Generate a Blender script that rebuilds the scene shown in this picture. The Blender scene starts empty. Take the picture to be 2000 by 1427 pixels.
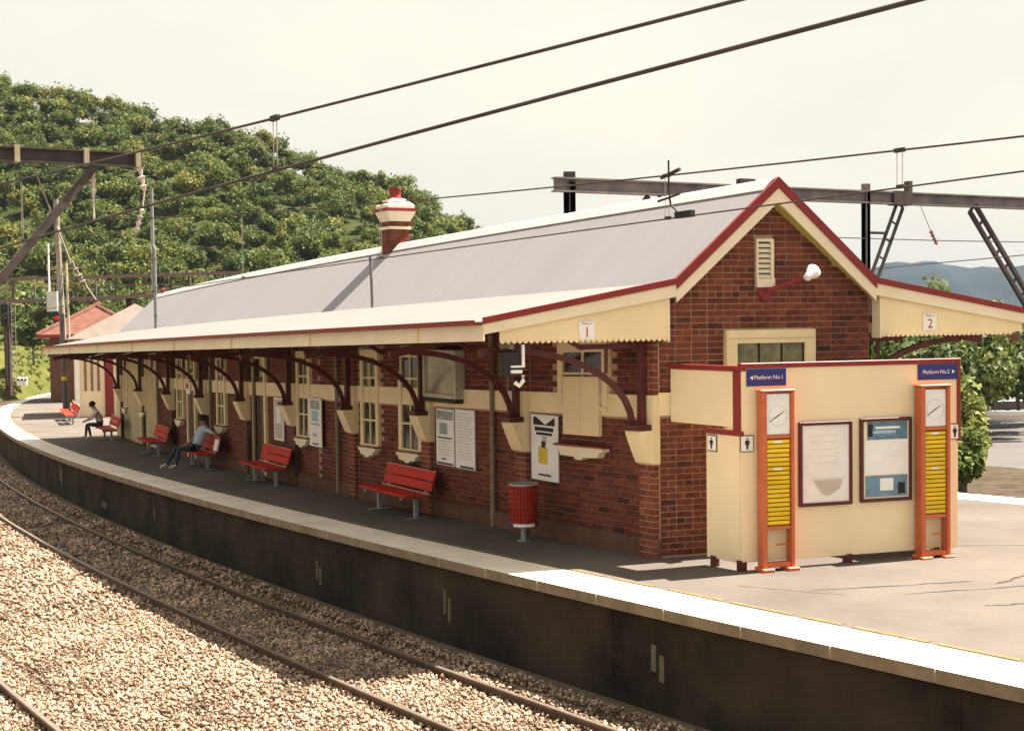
import bpy, math, random
import numpy as np
from mathutils import Matrix, Vector
R = math.radians
random.seed(7); rng = np.random.default_rng(7)
sc = bpy.context.scene
COL = sc.collection

# ------------------------------------------------------------------ camera
CAM_F, TILT, ROLL, CAM_H = 2670.9928, 0.036, -0.0125, 3.0
cd = bpy.data.cameras.new("camera"); cam = bpy.data.objects.new("camera", cd); COL.objects.link(cam)
cd.sensor_fit = 'HORIZONTAL'; cd.sensor_width = 36.0; cd.lens = 36.0 * CAM_F / 2000.0
cd.clip_start = 0.1; cd.clip_end = 9000
_f = Vector((0, math.cos(TILT), -math.sin(TILT))); _r = Vector((1, 0, 0)); _u = _r.cross(_f)
_r2 = math.cos(ROLL) * _r + math.sin(ROLL) * _u; _u2 = -math.sin(ROLL) * _r + math.cos(ROLL) * _u
_m = Matrix(((_r2.x, _u2.x, -_f.x), (_r2.y, _u2.y, -_f.y), (_r2.z, _u2.z, -_f.z))).to_4x4()
_m.translation = (0, 0, CAM_H)
cam.matrix_world = _m
sc.camera = cam
# ------------------------------------------------------------------ world, sun, exposure
SUN_EL, SUN_AZ = R(61), R(19)          # azimuth measured from +X towards +Y
w = bpy.data.worlds.new("World"); sc.world = w; w.use_nodes = True
nt = w.node_tree; nt.nodes.clear()
out = nt.nodes.new('ShaderNodeOutputWorld'); bg = nt.nodes.new('ShaderNodeBackground')
sky = nt.nodes.new('ShaderNodeTexSky'); sky.sky_type = 'NISHITA'; sky.sun_disc = False
sky.sun_elevation = SUN_EL; sky.sun_rotation = R(90) - SUN_AZ; sky.dust_density = 6.0; sky.air_density = 1.0; sky.ozone_density = 0.6
tc = nt.nodes.new('ShaderNodeTexCoord'); mp = nt.nodes.new('ShaderNodeMapping'); mp.inputs['Scale'].default_value = (1.0, 1.0, 2.6)
nz = nt.nodes.new('ShaderNodeTexNoise'); nz.inputs['Scale'].default_value = 3.0; nz.inputs['Detail'].default_value = 6; nz.inputs['Roughness'].default_value = 0.55
rp = nt.nodes.new('ShaderNodeValToRGB'); rp.color_ramp.elements[0].position = 0.30; rp.color_ramp.elements[1].position = 0.70
rp.color_ramp.elements[0].color = (4.5, 4.32, 3.80, 1); rp.color_ramp.elements[1].color = (5.35, 4.98, 4.15, 1)
mx = nt.nodes.new('ShaderNodeMixRGB'); mx.inputs['Fac'].default_value = 0.90
nt.links.new(tc.outputs['Generated'], mp.inputs['Vector']); nt.links.new(mp.outputs['Vector'], nz.inputs['Vector'])
nt.links.new(nz.outputs['Fac'], rp.inputs['Fac']); nt.links.new(sky.outputs['Color'], mx.inputs['Color1']); nt.links.new(rp.outputs['Color'], mx.inputs['Color2'])
nt.links.new(mx.outputs['Color'], bg.inputs['Color']); bg.inputs['Strength'].default_value = 0.05
nt.links.new(bg.outputs['Background'], out.inputs['Surface'])
sd = bpy.data.lights.new("sun", 'SUN'); sd.energy = 5.0; sd.angle = R(0.5); sd.color = (1.0, 0.90, 0.77)
sun = bpy.data.objects.new("sun", sd); COL.objects.link(sun)
sun.rotation_euler = (0, math.pi / 2 - SUN_EL, SUN_AZ); sun.location = (40, 0, 60)
sc.view_settings.view_transform = 'Standard'; sc.view_settings.look = 'None'
sc.view_settings.exposure = 2.1; sc.view_settings.gamma = 1.0; sc.view_settings.use_curve_mapping = False
sc.render.engine = 'CYCLES'
sc.cycles.use_denoising = True
sc.cycles.max_bounces = 6; sc.cycles.diffuse_bounces = 2; sc.cycles.glossy_bounces = 2; sc.cycles.transmission_bounces = 3
sc.cycles.transparent_max_bounces = 6; sc.cycles.volume_bounces = 0
sc.cycles.caustics_reflective = False; sc.cycles.caustics_refractive = False

# ------------------------------------------------------------------ curved frames
PCX, PCY, PR = 209.2173, 156.3206, 251.0834      # platform edge circle
BCX, BCY, BR = 206.4442, 145.7986, 239.1884      # building ridge circle
G = 0.0242                                       # railway gradient
pb0 = math.atan2(-PCY, -PCX); bb0 = math.atan2(-BCY, -BCX)
def PL(s, o, z):
    a = pb0 - s / PR; r = PR - o
    return (PCX + r * math.cos(a), PCY + r * math.sin(a), z - G * s)
def BL(s, o, z):
    a = bb0 - s / BR; r = BR - o
    return (BCX + r * math.cos(a), BCY + r * math.sin(a), z - G * s)
SX, SY, SANG = 2.9101, 17.3897, 0.3046           # end screen corner and direction
ZZ = -0.3014; WD = 1.4277
dx, dy = math.cos(SANG), math.sin(SANG)
def EL(x, y, z): return (SX + dx * x - dy * y, SY + dy * x + dx * y, ZZ + z)
ME = Matrix.Translation((SX, SY, ZZ)) @ Matrix.Rotation(SANG, 4, 'Z')
def frame(fn, s, o, z=0.0, up=True):
    """local frame: x = right seen from the track (-s), y = into the building (+o), z = up"""
    p = Vector(fn(s, o, z)); t = Vector(fn(s + .5, o, z)) - Vector(fn(s - .5, o, z)); t.z = 0; t.normalize()
    x = -t; y = Vector((-x.y, x.x, 0))
    m = Matrix(((x.x, y.x, 0), (x.y, y.y, 0), (0, 0, 1))).to_4x4(); m.translation = p
    return m
def sW(o): return 13.545 - .257 * o
def sB(o): return 13.345 - .257 * o

# ------------------------------------------------------------------ materials
MATS = {}
def mat(name, col, rough=.75, var=.18, scale=2.5, bump=0., bscale=40., spec=.3, metal=0., col2=None, detail=5, island=0., objrand=0., transl=0.):
    if name in MATS: return MATS[name]
    m = bpy.data.materials.new(name); m.use_nodes = True; n = m.node_tree.nodes; l = m.node_tree.links
    b = n['Principled BSDF']; b.inputs['Roughness'].default_value = rough; b.inputs['Metallic'].default_value = metal
    b.inputs['Specular IOR Level'].default_value = spec
    geo = n.new('ShaderNodeNewGeometry')
    t = n.new('ShaderNodeTexNoise'); t.inputs['Scale'].default_value = scale; t.inputs['Detail'].default_value = detail; t.inputs['Roughness'].default_value = .62
    l.new(geo.outputs['Position'], t.inputs['Vector'])
    r = n.new('ShaderNodeValToRGB'); r.color_ramp.elements[0].position = .32; r.color_ramp.elements[1].position = .68
    c2 = col2 or tuple(min(1, c * (1 + var)) for c in col); c1 = tuple(c * (1 - var) for c in col) if col2 is None else col
    r.color_ramp.elements[0].color = (*c1, 1); r.color_ramp.elements[1].color = (*c2, 1)
    l.new(t.outputs['Fac'], r.inputs['Fac']); cout = r.outputs['Color']
    if island or objrand:
        add = None
        if island:
            mr = n.new('ShaderNodeMapRange'); mr.inputs['To Min'].default_value = 1 - island; mr.inputs['To Max'].default_value = 1 + island
            l.new(geo.outputs['Random Per Island'], mr.inputs['Value']); add = mr.outputs['Result']
        if objrand:
            oi = n.new('ShaderNodeObjectInfo'); mr2 = n.new('ShaderNodeMapRange'); mr2.inputs['To Min'].default_value = 1 - objrand; mr2.inputs['To Max'].default_value = 1 + objrand
            l.new(oi.outputs['Random'], mr2.inputs['Value'])
            if add is None: add = mr2.outputs['Result']
            else:
                mm = n.new('ShaderNodeMath'); mm.operation = 'MULTIPLY'; l.new(add, mm.inputs[0]); l.new(mr2.outputs['Result'], mm.inputs[1]); add = mm.outputs[0]
        mul = n.new('ShaderNodeVectorMath'); mul.operation = 'SCALE'; l.new(cout, mul.inputs[0]); l.new(add, mul.inputs['Scale']); cout = mul.outputs[0]
    l.new(cout, b.inputs['Base Color'])
    if bump:
        bt = n.new('ShaderNodeTexNoise'); bt.inputs['Scale'].default_value = bscale; bt.inputs['Detail'].default_value = 4
        l.new(geo.outputs['Position'], bt.inputs['Vector'])
        bp = n.new('ShaderNodeBump'); bp.inputs['Strength'].default_value = bump; bp.inputs['Distance'].default_value = .02
        l.new(bt.outputs['Fac'], bp.inputs['Height']); l.new(bp.outputs['Normal'], b.inputs['Normal'])
    if transl:
        tr = n.new('ShaderNodeBsdfTranslucent'); ms = n.new('ShaderNodeMixShader'); ms.inputs['Fac'].default_value = transl
        l.new(cout, tr.inputs['Color']); l.new(b.outputs['BSDF'], ms.inputs[1]); l.new(tr.outputs['BSDF'], ms.inputs[2])
        l.new(ms.outputs['Shader'], n['Material Output'].inputs['Surface'])
    MATS[name] = m
    return m
def M_(name): return MATS[name]
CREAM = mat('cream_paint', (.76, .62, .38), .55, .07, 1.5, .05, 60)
CREAMB = mat('pale_cream_paint', (.74, .65, .47), .5, .06, 1.5, .05, 60)
SCREEN = mat('buff_panel_paint', (.79, .645, .42), .5, .05, .9, .03, 80)
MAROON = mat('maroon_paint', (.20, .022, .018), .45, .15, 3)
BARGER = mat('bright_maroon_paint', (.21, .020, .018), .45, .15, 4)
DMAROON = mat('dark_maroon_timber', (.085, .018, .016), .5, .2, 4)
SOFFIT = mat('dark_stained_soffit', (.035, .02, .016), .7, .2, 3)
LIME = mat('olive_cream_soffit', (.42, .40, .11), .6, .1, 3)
ROOF = mat('grey_painted_steel', (.215, .208, .222), .55, .04, .35, .0, 30, .3)
RIDGE = mat('ridge_white_steel', (.45, .44, .44), .45, .05, .8)
BRICK = mat('red_brown_brick', (.115, .034, .022), .9, .35, 14, .5, 120, .15, col2=(.24, .074, .044), island=.25, objrand=.25)
BRICKD = mat('purple_brown_brick', (.085, .034, .028), .85, .3, 14, .5, 120, .2, island=.3, objrand=.3)
MORTAR = mat('pink_lime_mortar', (.46, .30, .22), .95, .15, 20, .4, 160, .1)
ASPH = mat('weathered_asphalt', (.121, .103, .091), .93, .22, .42, .35, 90, .15, detail=9)
COPE = mat('white_painted_coping', (.78, .70, .58), .8, .14, 1.4, .2, 60)
COPED = mat('coping_edge_concrete', (.20, .155, .10), .9, .25, 3, .3, 50)
PWALL = mat('sooty_platform_wall', (.014, .011, .009), .95, .6, .8, .6, 14, .1, col2=(.052, .040, .028), detail=10)
YEL = mat('worn_yellow_paint', (.15, .115, .05), .8, .25, 6)
STONE = mat('ballast_stone', (.315, .226, .162), .95, .45, 1.2, 0, 1, .1, island=.55)
BALBED = mat('ballast_bed', (.13, .10, .074), .98, .5, 24, 1.0, 26, .05, detail=8)
RAIL = mat('rusty_rail', (.075, .045, .03), .6, .3, 6)
RAILT = mat('worn_rail_head', (.30, .24, .20), .35, .15, 6, metal=.6)
RED = mat('red_bench_paint', (.46, .028, .014), .6, .12, 2.5, spec=.2)
REDL = mat('pink_edge_highlight', (.62, .30, .24), .4, .1, 6)  # pink colour paints the lit rim of the bench boards
GALV = mat('galvanised_steel', (.30, .31, .31), .5, .15, 6, metal=.3)
STEEL = mat('weathered_dark_steel', (.06, .045, .043), .7, .35, 3)
STEELG = mat('grey_gantry_steel', (.17, .15, .15), .7, .3, 2)
ORANGE = mat('orange_enamel', (.50, .125, .05), .45, .1, 4)
YSLAT = mat('yellow_slat', (.74, .48, .016), .45, .08, 5, objrand=.1)
DARK = mat('near_black', (.018, .015, .014), .6, .2, 5)
WHITE = mat('white_enamel', (.78, .76, .74), .4, .04, 4)
PAPER = mat('white_paper', (.80, .77, .73), .6, .06, 5)
PINKP = mat('pale_pink_paper', (.76, .71, .67), .6, .06, 3)
TANP = mat('tan_print', (.50, .43, .36), .6, .08, 3)
BLUEP = mat('slate_blue_print', (.10, .19, .25), .5, .4, 9)
LBLUE = mat('light_blue_print', (.30, .45, .55), .5, .25, 9)
NAVY = mat('navy_enamel', (.020, .028, .17), .4, .1, 4)
TEALP = mat('grey_teal_print', (.28, .33, .31), .5, .35, 9)
GLASS = mat('dark_window_glass', (.030, .027, .022), .08, .3, 2, spec=.6)
GLASSG = mat('wired_frosted_glass', (.16, .15, .08), .25, .5, 6, spec=.5)
CASEG = mat('glazed_notice_sheet', (.33, .28, .20), .15, .35, 2, spec=.6)
REDTXT = mat('red_lettering', (.33, .03, .02), .6, .1, 4)
BLK = mat('black_lettering', (.015, .015, .015), .6, .1, 4)
SIGNBLUE = mat('blue_white_band', (.03, .07, .22), .4, .1, 4)
TILE = mat('terracotta_tile', (.12, .046, .031), .85, .3, 2.5, .3, 10)
BRICKFAR = mat('brown_brick_far', (.115, .055, .038), .9, .25, 3, .3, 14)
TRUNK = mat('grey_bark', (.13, .105, .08), .95, .3, 3)
POLE = mat('grey_timber_pole', (.24, .21, .18), .9, .25, 3)
PORC = mat('porcelain_insulator', (.55, .47, .40), .3, .1, 5)
SKIN = mat('skin', (.36, .19, .13), .6, .1, 8)
HAIR = mat('dark_hair', (.02, .015, .012), .7, .2, 20)
SHIRT = mat('pale_blue_shirt', (.36, .42, .52), .9, .12, 12)
SHIRT2 = mat('pale_grey_shirt', (.50, .46, .48), .9, .12, 12)
TROUS = mat('dark_teal_trousers', (.035, .05, .055), .9, .2, 12)
SHOE = mat('white_shoes', (.55, .42, .40), .7, .1, 8)
GRASS = mat('dry_grass_bank', (.040, .058, .012), .95, .3, .35, .9, 5, .1, col2=(.105, .095, .024), detail=9)
HILLG = mat('hill_undergrowth', (.025, .034, .010), .98, .5, .12, .8, 1.2, .05, col2=(.05, .056, .018))
MUD = mat('pale_tidal_mud', (.085, .076, .073), .7, .18, .12, .3, 3, .3, detail=8)
LITTER = mat('shore_leaf_litter', (.030, .024, .016), .98, .5, 1.2, .8, 8, .05, col2=(.085, .065, .045))
MOUNT = mat('far_mountain_bush', (.015, .023, .028), .98, .4, .012, 0, 1, .05)
def leafmat(name, c1, c2, c3, tr=.35):
    m = bpy.data.materials.new(name); m.use_nodes = True; n = m.node_tree.nodes; l = m.node_tree.links
    b = n['Principled BSDF']; b.inputs['Roughness'].default_value = .6; b.inputs['Specular IOR Level'].default_value = .25
    geo = n.new('ShaderNodeNewGeometry'); at = n.new('ShaderNodeAttribute'); at.attribute_name = 'tint'
    ad = n.new('ShaderNodeMath'); ad.operation = 'MULTIPLY_ADD'; l.new(geo.outputs['Random Per Island'], ad.inputs[0]); ad.inputs[1].default_value = .42; l.new(at.outputs['Fac'], ad.inputs[2])
    r = n.new('ShaderNodeValToRGB'); e = r.color_ramp.elements; e[0].position = 0; e[0].color = (*c1, 1); e[1].position = 1; e[1].color = (*c3, 1)
    k = e.new(.5); k.color = (*c2, 1)
    l.new(ad.outputs[0], r.inputs['Fac']); l.new(r.outputs['Color'], b.inputs['Base Color'])
    t = n.new('ShaderNodeBsdfTranslucent'); l.new(r.outputs['Color'], t.inputs['Color']); ms = n.new('ShaderNodeMixShader'); ms.inputs['Fac'].default_value = tr
    l.new(b.outputs['BSDF'], ms.inputs[1]); l.new(t.outputs['BSDF'], ms.inputs[2]); l.new(ms.outputs['Shader'], n['Material Output'].inputs['Surface'])
    MATS[name] = m; return m
LEAF = leafmat('eucalypt_leaves', (.036, .060, .013), (.094, .126, .024), (.215, .200, .042))
LEAFY = leafmat('yellow_green_leaves', (.07, .10, .02), (.17, .21, .05), (.33, .32, .09), .45)  # bright yellow-green leaf colour for near bushes and grass tufts
LEAFB = leafmat('mangrove_leaves', (.032, .058, .014), (.085, .128, .030), (.20, .20, .055))
def brickmat():
    m = bpy.data.materials.new('running_brickwork'); m.use_nodes = True; n = m.node_tree.nodes; l = m.node_tree.links
    b = n['Principled BSDF']; b.inputs['Roughness'].default_value = .9; b.inputs['Specular IOR Level'].default_value = .15
    uv = n.new('ShaderNodeUVMap'); br = n.new('ShaderNodeTexBrick')
    br.inputs['Scale'].default_value = 1; br.inputs['Brick Width'].default_value = .24; br.inputs['Row Height'].default_value = .086; br.inputs['Mortar Size'].default_value = .005
    br.inputs['Color1'].default_value = (.10, .032, .02, 1); br.inputs['Color2'].default_value = (.17, .058, .036, 1); br.inputs['Mortar'].default_value = (.22, .12, .08, 1)
    l.new(uv.outputs['UV'], br.inputs['Vector']); l.new(br.outputs['Color'], b.inputs['Base Color'])
    bp = n.new('ShaderNodeBump'); bp.inputs['Strength'].default_value = .4; bp.inputs['Distance'].default_value = .01; bp.invert = True
    l.new(br.outputs['Fac'], bp.inputs['Height']); l.new(bp.outputs['Normal'], b.inputs['Normal'])
    return m
BRICKTEX = brickmat()
def roofmat():
    m = ROOF.copy(); m.name = 'corrugated_roof'; n = m.node_tree.nodes; l = m.node_tree.links; b = n['Principled BSDF']
    uv = n.new('ShaderNodeUVMap'); wv = n.new('ShaderNodeTexWave'); wv.wave_type = 'BANDS'; wv.bands_direction = 'X'; wv.wave_profile = 'SIN'
    wv.inputs['Scale'].default_value = 2.1; wv.inputs['Distortion'].default_value = 0
    bp = n.new('ShaderNodeBump'); bp.inputs['Strength'].default_value = .05; bp.inputs['Distance'].default_value = .02
    bc = b.inputs['Base Color'].links[0].from_socket
    mpn = n.new('ShaderNodeMapping'); mpn.inputs['Scale'].default_value = (1.6, .16, 1); l.new(uv.outputs['UV'], mpn.inputs['Vector'])
    sn = n.new('ShaderNodeTexNoise'); sn.inputs['Scale'].default_value = 3.0; sn.inputs['Detail'].default_value = 6; l.new(mpn.outputs['Vector'], sn.inputs['Vector'])
    mr = n.new('ShaderNodeMapRange'); mr.inputs['From Min'].default_value = .35; mr.inputs['From Max'].default_value = .65; mr.inputs['To Min'].default_value = .965; mr.inputs['To Max'].default_value = 1.015; l.new(sn.outputs['Fac'], mr.inputs['Value'])
    sx = n.new('ShaderNodeSeparateXYZ'); l.new(uv.outputs['UV'], sx.inputs['Vector'])
    m1 = n.new('ShaderNodeMath'); m1.operation = 'DIVIDE'; m1.inputs[1].default_value = .762; l.new(sx.outputs['X'], m1.inputs[0])
    m2 = n.new('ShaderNodeMath'); m2.operation = 'FRACT'; l.new(m1.outputs[0], m2.inputs[0])
    m3 = n.new('ShaderNodeMath'); m3.operation = 'GREATER_THAN'; m3.inputs[1].default_value = .03; l.new(m2.outputs[0], m3.inputs[0])
    m4 = n.new('ShaderNodeMath'); m4.operation = 'MULTIPLY_ADD'; m4.inputs[1].default_value = .05; m4.inputs[2].default_value = .95; l.new(m3.outputs[0], m4.inputs[0])
    m5 = n.new('ShaderNodeMath'); m5.operation = 'MULTIPLY'; l.new(m4.outputs[0], m5.inputs[0]); l.new(mr.outputs['Result'], m5.inputs[1])
    vs_ = n.new('ShaderNodeVectorMath'); vs_.operation = 'SCALE'; l.new(bc, vs_.inputs[0]); l.new(m5.outputs[0], vs_.inputs['Scale']); l.new(vs_.outputs[0], b.inputs['Base Color'])
    l.new(uv.outputs['UV'], wv.inputs['Vector']); l.new(wv.outputs['Fac'], bp.inputs['Height']); l.new(bp.outputs['Normal'], b.inputs['Normal'])
    return m
CORR = roofmat()
CANS = CORR.copy(); CANS.name = 'sun_toned_canopy_sheet'  # roof sheet copy, colour lowered to offset strong sun on the canopy
for e_, c_ in zip([n_ for n_ in CANS.node_tree.nodes if n_.type == 'VALTORGB'][0].color_ramp.elements, ((.158, .147, .138, 1), (.175, .163, .153, 1))): e_.color = c_

# ------------------------------------------------------------------ mesh helpers
ROOTM = {}
class MB:
    def __init__(s): s.v = []; s.f = []; s.m = []; s.uv = {}
    def add(s, vs, fs, mi=0):
        k = len(s.v); s.v += [tuple(p) for p in vs]; s.f += [tuple(i + k for i in f) for f in fs]; s.m += [mi] * len(fs); return s
    def box(s, x0, x1, y0, y1, z0, z1, mi=0, T=None):
        vs = [(x0, y0, z0), (x1, y0, z0), (x1, y1, z0), (x0, y1, z0), (x0, y0, z1), (x1, y0, z1), (x1, y1, z1), (x0, y1, z1)]
        if T is not None: vs = [tuple(T(*p)) if callable(T) else tuple(T @ Vector(p)) for p in vs]
        return s.add(vs, [(0, 3, 2, 1), (4, 5, 6, 7), (0, 1, 5, 4), (1, 2, 6, 5), (2, 3, 7, 6), (3, 0, 4, 7)], mi)
    def bevbox(s, x0, x1, y0, y1, z0, z1, b=.01, mi=0, T=None):
        vs = []; 
        for x, y, z, sx, sy, sz in [(x0, y0, z0, 1, 1, 1), (x1, y0, z0, -1, 1, 1), (x1, y1, z0, -1, -1, 1), (x0, y1, z0, 1, -1, 1), (x0, y0, z1, 1, 1, -1), (x1, y0, z1, -1, 1, -1), (x1, y1, z1, -1, -1, -1), (x0, y1, z1, 1, -1, -1)]:
            vs += [(x, y + sy * b, z + sz * b), (x + sx * b, y, z + sz * b), (x + sx * b, y + sy * b, z)]
        if T is not None: vs = [tuple(T(*p)) if callable(T) else tuple(T @ Vector(p)) for p in vs]
        X, Y, Z = (lambda i: 3 * i), (lambda i: 3 * i + 1), (lambda i: 3 * i + 2)
        fs = [(Z(0), Z(3), Z(2), Z(1)), (Z(4), Z(5), Z(6), Z(7)), (Y(0), Y(1), Y(5), Y(4)), (X(1), X(2), X(6), X(5)), (Y(2), Y(3), Y(7), Y(6)), (X(3), X(0), X(4), X(7))]
        for a, c in ((0, 1), (1, 2), (2, 3), (3, 0)):
            A = Y if a in (0, 2) and c in (1, 3) and (a, c) in ((0, 1), (2, 3)) else X
            fs.append((Z(a), Z(c), A(c), A(a))); fs.append((A(a + 4), A(c + 4), Z(c + 4), Z(a + 4)))
        for a in range(4):
            fs.append((X(a), Y(a), Y(a + 4), X(a + 4)) if a in (0, 2) else (Y(a), X(a), X(a + 4), Y(a + 4)))
        for a in range(8): fs.append((X(a), Y(a), Z(a)))
        return s.add(vs, fs, mi)
    def tube(s, pts, r, n=6, mi=0, cap=True, r2=None):
        pts = [Vector(p) for p in pts]; N = len(pts); rings = []
        up = Vector((0, 0, 1))
        for i, p in enumerate(pts):
            t = (pts[min(i + 1, N - 1)] - pts[max(i - 1, 0)]).normalized()
            a = t.cross(up); a = t.cross(Vector((1, 0, 0))) if a.length < 1e-3 else a
            a.normalize(); b = t.cross(a)
            rr = r if r2 is None else r + (r2 - r) * i / max(N - 1, 1)
            rings.append([p + a * math.cos(2 * math.pi * k / n) * rr + b * math.sin(2 * math.pi * k / n) * rr for k in range(n)])
        vs = [q for ring in rings for q in ring]; fs = []
        for i in range(N - 1):
            for k in range(n): fs.append((i * n + k, i * n + (k + 1) % n, (i + 1) * n + (k + 1) % n, (i + 1) * n + k))
        if cap: fs += [tuple(range(n))[::-1], tuple((N - 1) * n + k for k in range(n))]
        return s.add(vs, fs, mi)
    def bar(s, a, b, w, h, mi=0):
        a, b = Vector(a), Vector(b); t = (b - a).normalized(); side = t.cross(Vector((0, 0, 1)))
        side = Vector((1, 0, 0)) if side.length < 1e-3 else side.normalized(); up = side.cross(t)
        vs = []
        for p in (a, b):
            for i, j in ((-1, -1), (1, -1), (1, 1), (-1, 1)): vs.append(p + side * i * w / 2 + up * j * h / 2)
        return s.add(vs, [(0, 1, 2, 3), (7, 6, 5, 4), (0, 4, 5, 1), (1, 5, 6, 2), (2, 6, 7, 3), (3, 7, 4, 0)], mi)
    def ibar(s, a, b, w, h, t=.02, mi=0):
        a, b = Vector(a), Vector(b); u = Vector((0, 0, 1))
        s.bar(a, b, t, h - 2 * t, mi); s.bar(a + u * (h / 2 - t / 2), b + u * (h / 2 - t / 2), w, t, mi); s.bar(a - u * (h / 2 - t / 2), b - u * (h / 2 - t / 2), w, t, mi); return s
    def lathe(s, prof, n=12, mi=0, c=(0, 0, 0), T=None):
        vs = []
        for r, z in prof:
            for k in range(n):
                a = 2 * math.pi * k / n; vs.append((c[0] + r * math.cos(a), c[1] + r * math.sin(a), c[2] + z))
        if T is not None: vs = [tuple(T @ Vector(p)) for p in vs]
        fs = []
        for i in range(len(prof) - 1):
            for k in range(n): fs.append((i * n + k, i * n + (k + 1) % n, (i + 1) * n + (k + 1) % n, (i + 1) * n + k))
        fs += [tuple(range(n))[::-1], tuple((len(prof) - 1) * n + k for k in range(n))]
        return s.add(vs, fs, mi)
    def poly(s, pts, th, T, mi=0):
        """extrude polygon (list of (x,z)) along y from th[0] to th[1], mapped by T(x,y,z)"""
        n = len(pts); vs = [T(x, th[0], z) for x, z in pts] + [T(x, th[1], z) for x, z in pts]
        fs = [tuple(range(n)), tuple(range(n, 2 * n))[::-1]] + [((i + 1) % n, i, n + i, n + (i + 1) % n) for i in range(n)]
        return s.add(vs, fs, mi)
    def extr(s, prof, fn, s0, s1, n, mi=0, closed=True, caps=True, uv=False):
        """sweep a profile of (o,z) along a curved frame"""
        k0 = len(s.v); N = len(prof); vs = []
        for k in range(n + 1):
            for o, z in prof:
                a = s0(o) if callable(s0) else s0; b = s1(o) if callable(s1) else s1
                ss = a + (b - a) * k / n; vs.append(fn(ss, o, z))
                if uv: s.uv[k0 + len(vs) - 1] = (ss, o)
        fs = []; ms = []
        rng_ = range(N) if closed else range(N - 1)
        for k in range(n):
            for i in rng_:
                j = (i + 1) % N; fs.append((k * N + i, k * N + j, (k + 1) * N + j, (k + 1) * N + i))
        if caps and closed: fs += [tuple(range(N))[::-1], tuple(n * N + i for i in range(N))]
        return s.add(vs, fs, mi)
    def build(s, name, mats, parent=None, M=None, world=False, smooth=False, kind=None, link=True):
        if not isinstance(mats, (list, tuple)): mats = [mats]
        me = bpy.data.meshes.new(name); vs = s.v
        if world:
            inv = (ROOTM[parent.name] if parent is not None else M).inverted() if (parent is not None or M is not None) else None
            if inv is not None: vs = [tuple(inv @ Vector(p)) for p in vs]
        me.from_pydata(vs, [], s.f)
        for m in mats: me.materials.append(m)
        if len(mats) > 1: me.polygons.foreach_set('material_index', s.m)
        if smooth: me.polygons.foreach_set('use_smooth', [True] * len(me.polygons))
        if s.uv:
            ul = me.uv_layers.new(name='UVMap'); idx = np.empty(len(me.loops), dtype=np.int32); me.loops.foreach_get('vertex_index', idx)
            ul.data.foreach_set('uv', np.array([s.uv.get(int(i), (0, 0)) for i in idx], dtype=np.float32).ravel())
        me.update()
        o = bpy.data.objects.new(name, me); COL.objects.link(o)
        if parent is not None: o.parent = parent; ROOTM[o.name] = ROOTM[parent.name]
        elif M is not None: o.matrix_world = M; ROOTM[o.name] = M.copy()
        if kind: o['kind'] = kind
        return o
def root(name, label, cat, M, group=None):
    o = bpy.data.objects.new(name, None); o.empty_display_size = .3; COL.objects.link(o); o.matrix_world = M; ROOTM[o.name] = M.copy()
    tag(o, label, cat, group); return o
def tag(o, label, cat, group=None):
    o['label'] = label; o['category'] = cat
    if group: o['group'] = group
    return o
def child_copy(src, parent, M=None):
    c = bpy.data.objects.new(src.name.split('.')[0], src.data); COL.objects.link(c); c.parent = parent
    if M is not None: c.matrix_local = M
    ROOTM[c.name] = ROOTM[parent.name]
    return c
def T4(x=0, y=0, z=0): return Matrix.Translation((x, y, z))
def text_mb(txt, size, T, mi=0, mb=None):
    cu = bpy.data.curves.new('t', 'FONT'); cu.body = txt; cu.size = size; cu.align_x = 'CENTER'; cu.align_y = 'CENTER'; cu.resolution_u = 3
    ob = bpy.data.objects.new('t', cu); COL.objects.link(ob); bpy.context.view_layer.update()
    me = bpy.data.meshes.new_from_object(ob.evaluated_get(bpy.context.evaluated_depsgraph_get()))
    mb = mb or MB(); mb.add([T(v.co.x, v.co.y) for v in me.vertices], [tuple(p.vertices) for p in me.polygons], mi)
    bpy.data.objects.remove(ob); bpy.data.curves.remove(cu); bpy.data.meshes.remove(me)
    return mb
exec_parts = []
# ================================================================== SETTING
def struct(mb, name, mats, **k):
    o = mb.build(name, mats, **k); o['kind'] = 'structure'; return o
def fbm(x, y, seed=0):
    v = 0; a = 1
    for i in range(5):
        f = .011 * 2 ** i
        v = v + a * np.sin(x * f + seed * 1.7 + 2.1 * np.sin(y * f * 1.3 + i)) * np.cos(y * f * .9 - seed + 1.7 * np.sin(x * f * .8 + 2 * i)); a *= .5
    return v
SKX = np.array([-400, -180, -97, -68, -49, -39, -19, -7, 4, 20, 60, 4000.]); SKZ = np.array([62, 55, 46.0, 38.0, 34.5, 29.5, 24.5, 15.5, 8, 2, -4, -4.])
def hill_z(x, y):
    top = np.interp(x, SKX, SKZ)
    foot = 152 + np.clip((x + 20) * -.25, -25, 30)
    t = np.clip((y - foot) / (265 - foot), 0, 1); t = t * t * (3 - 2 * t) * .35 + t * .65
    z = -5 + (top + 5) * t
    return z + np.clip(t * 6, 0, 1) * 1.6 * fbm(x * 2.2, y * 2.2, 3)
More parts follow.
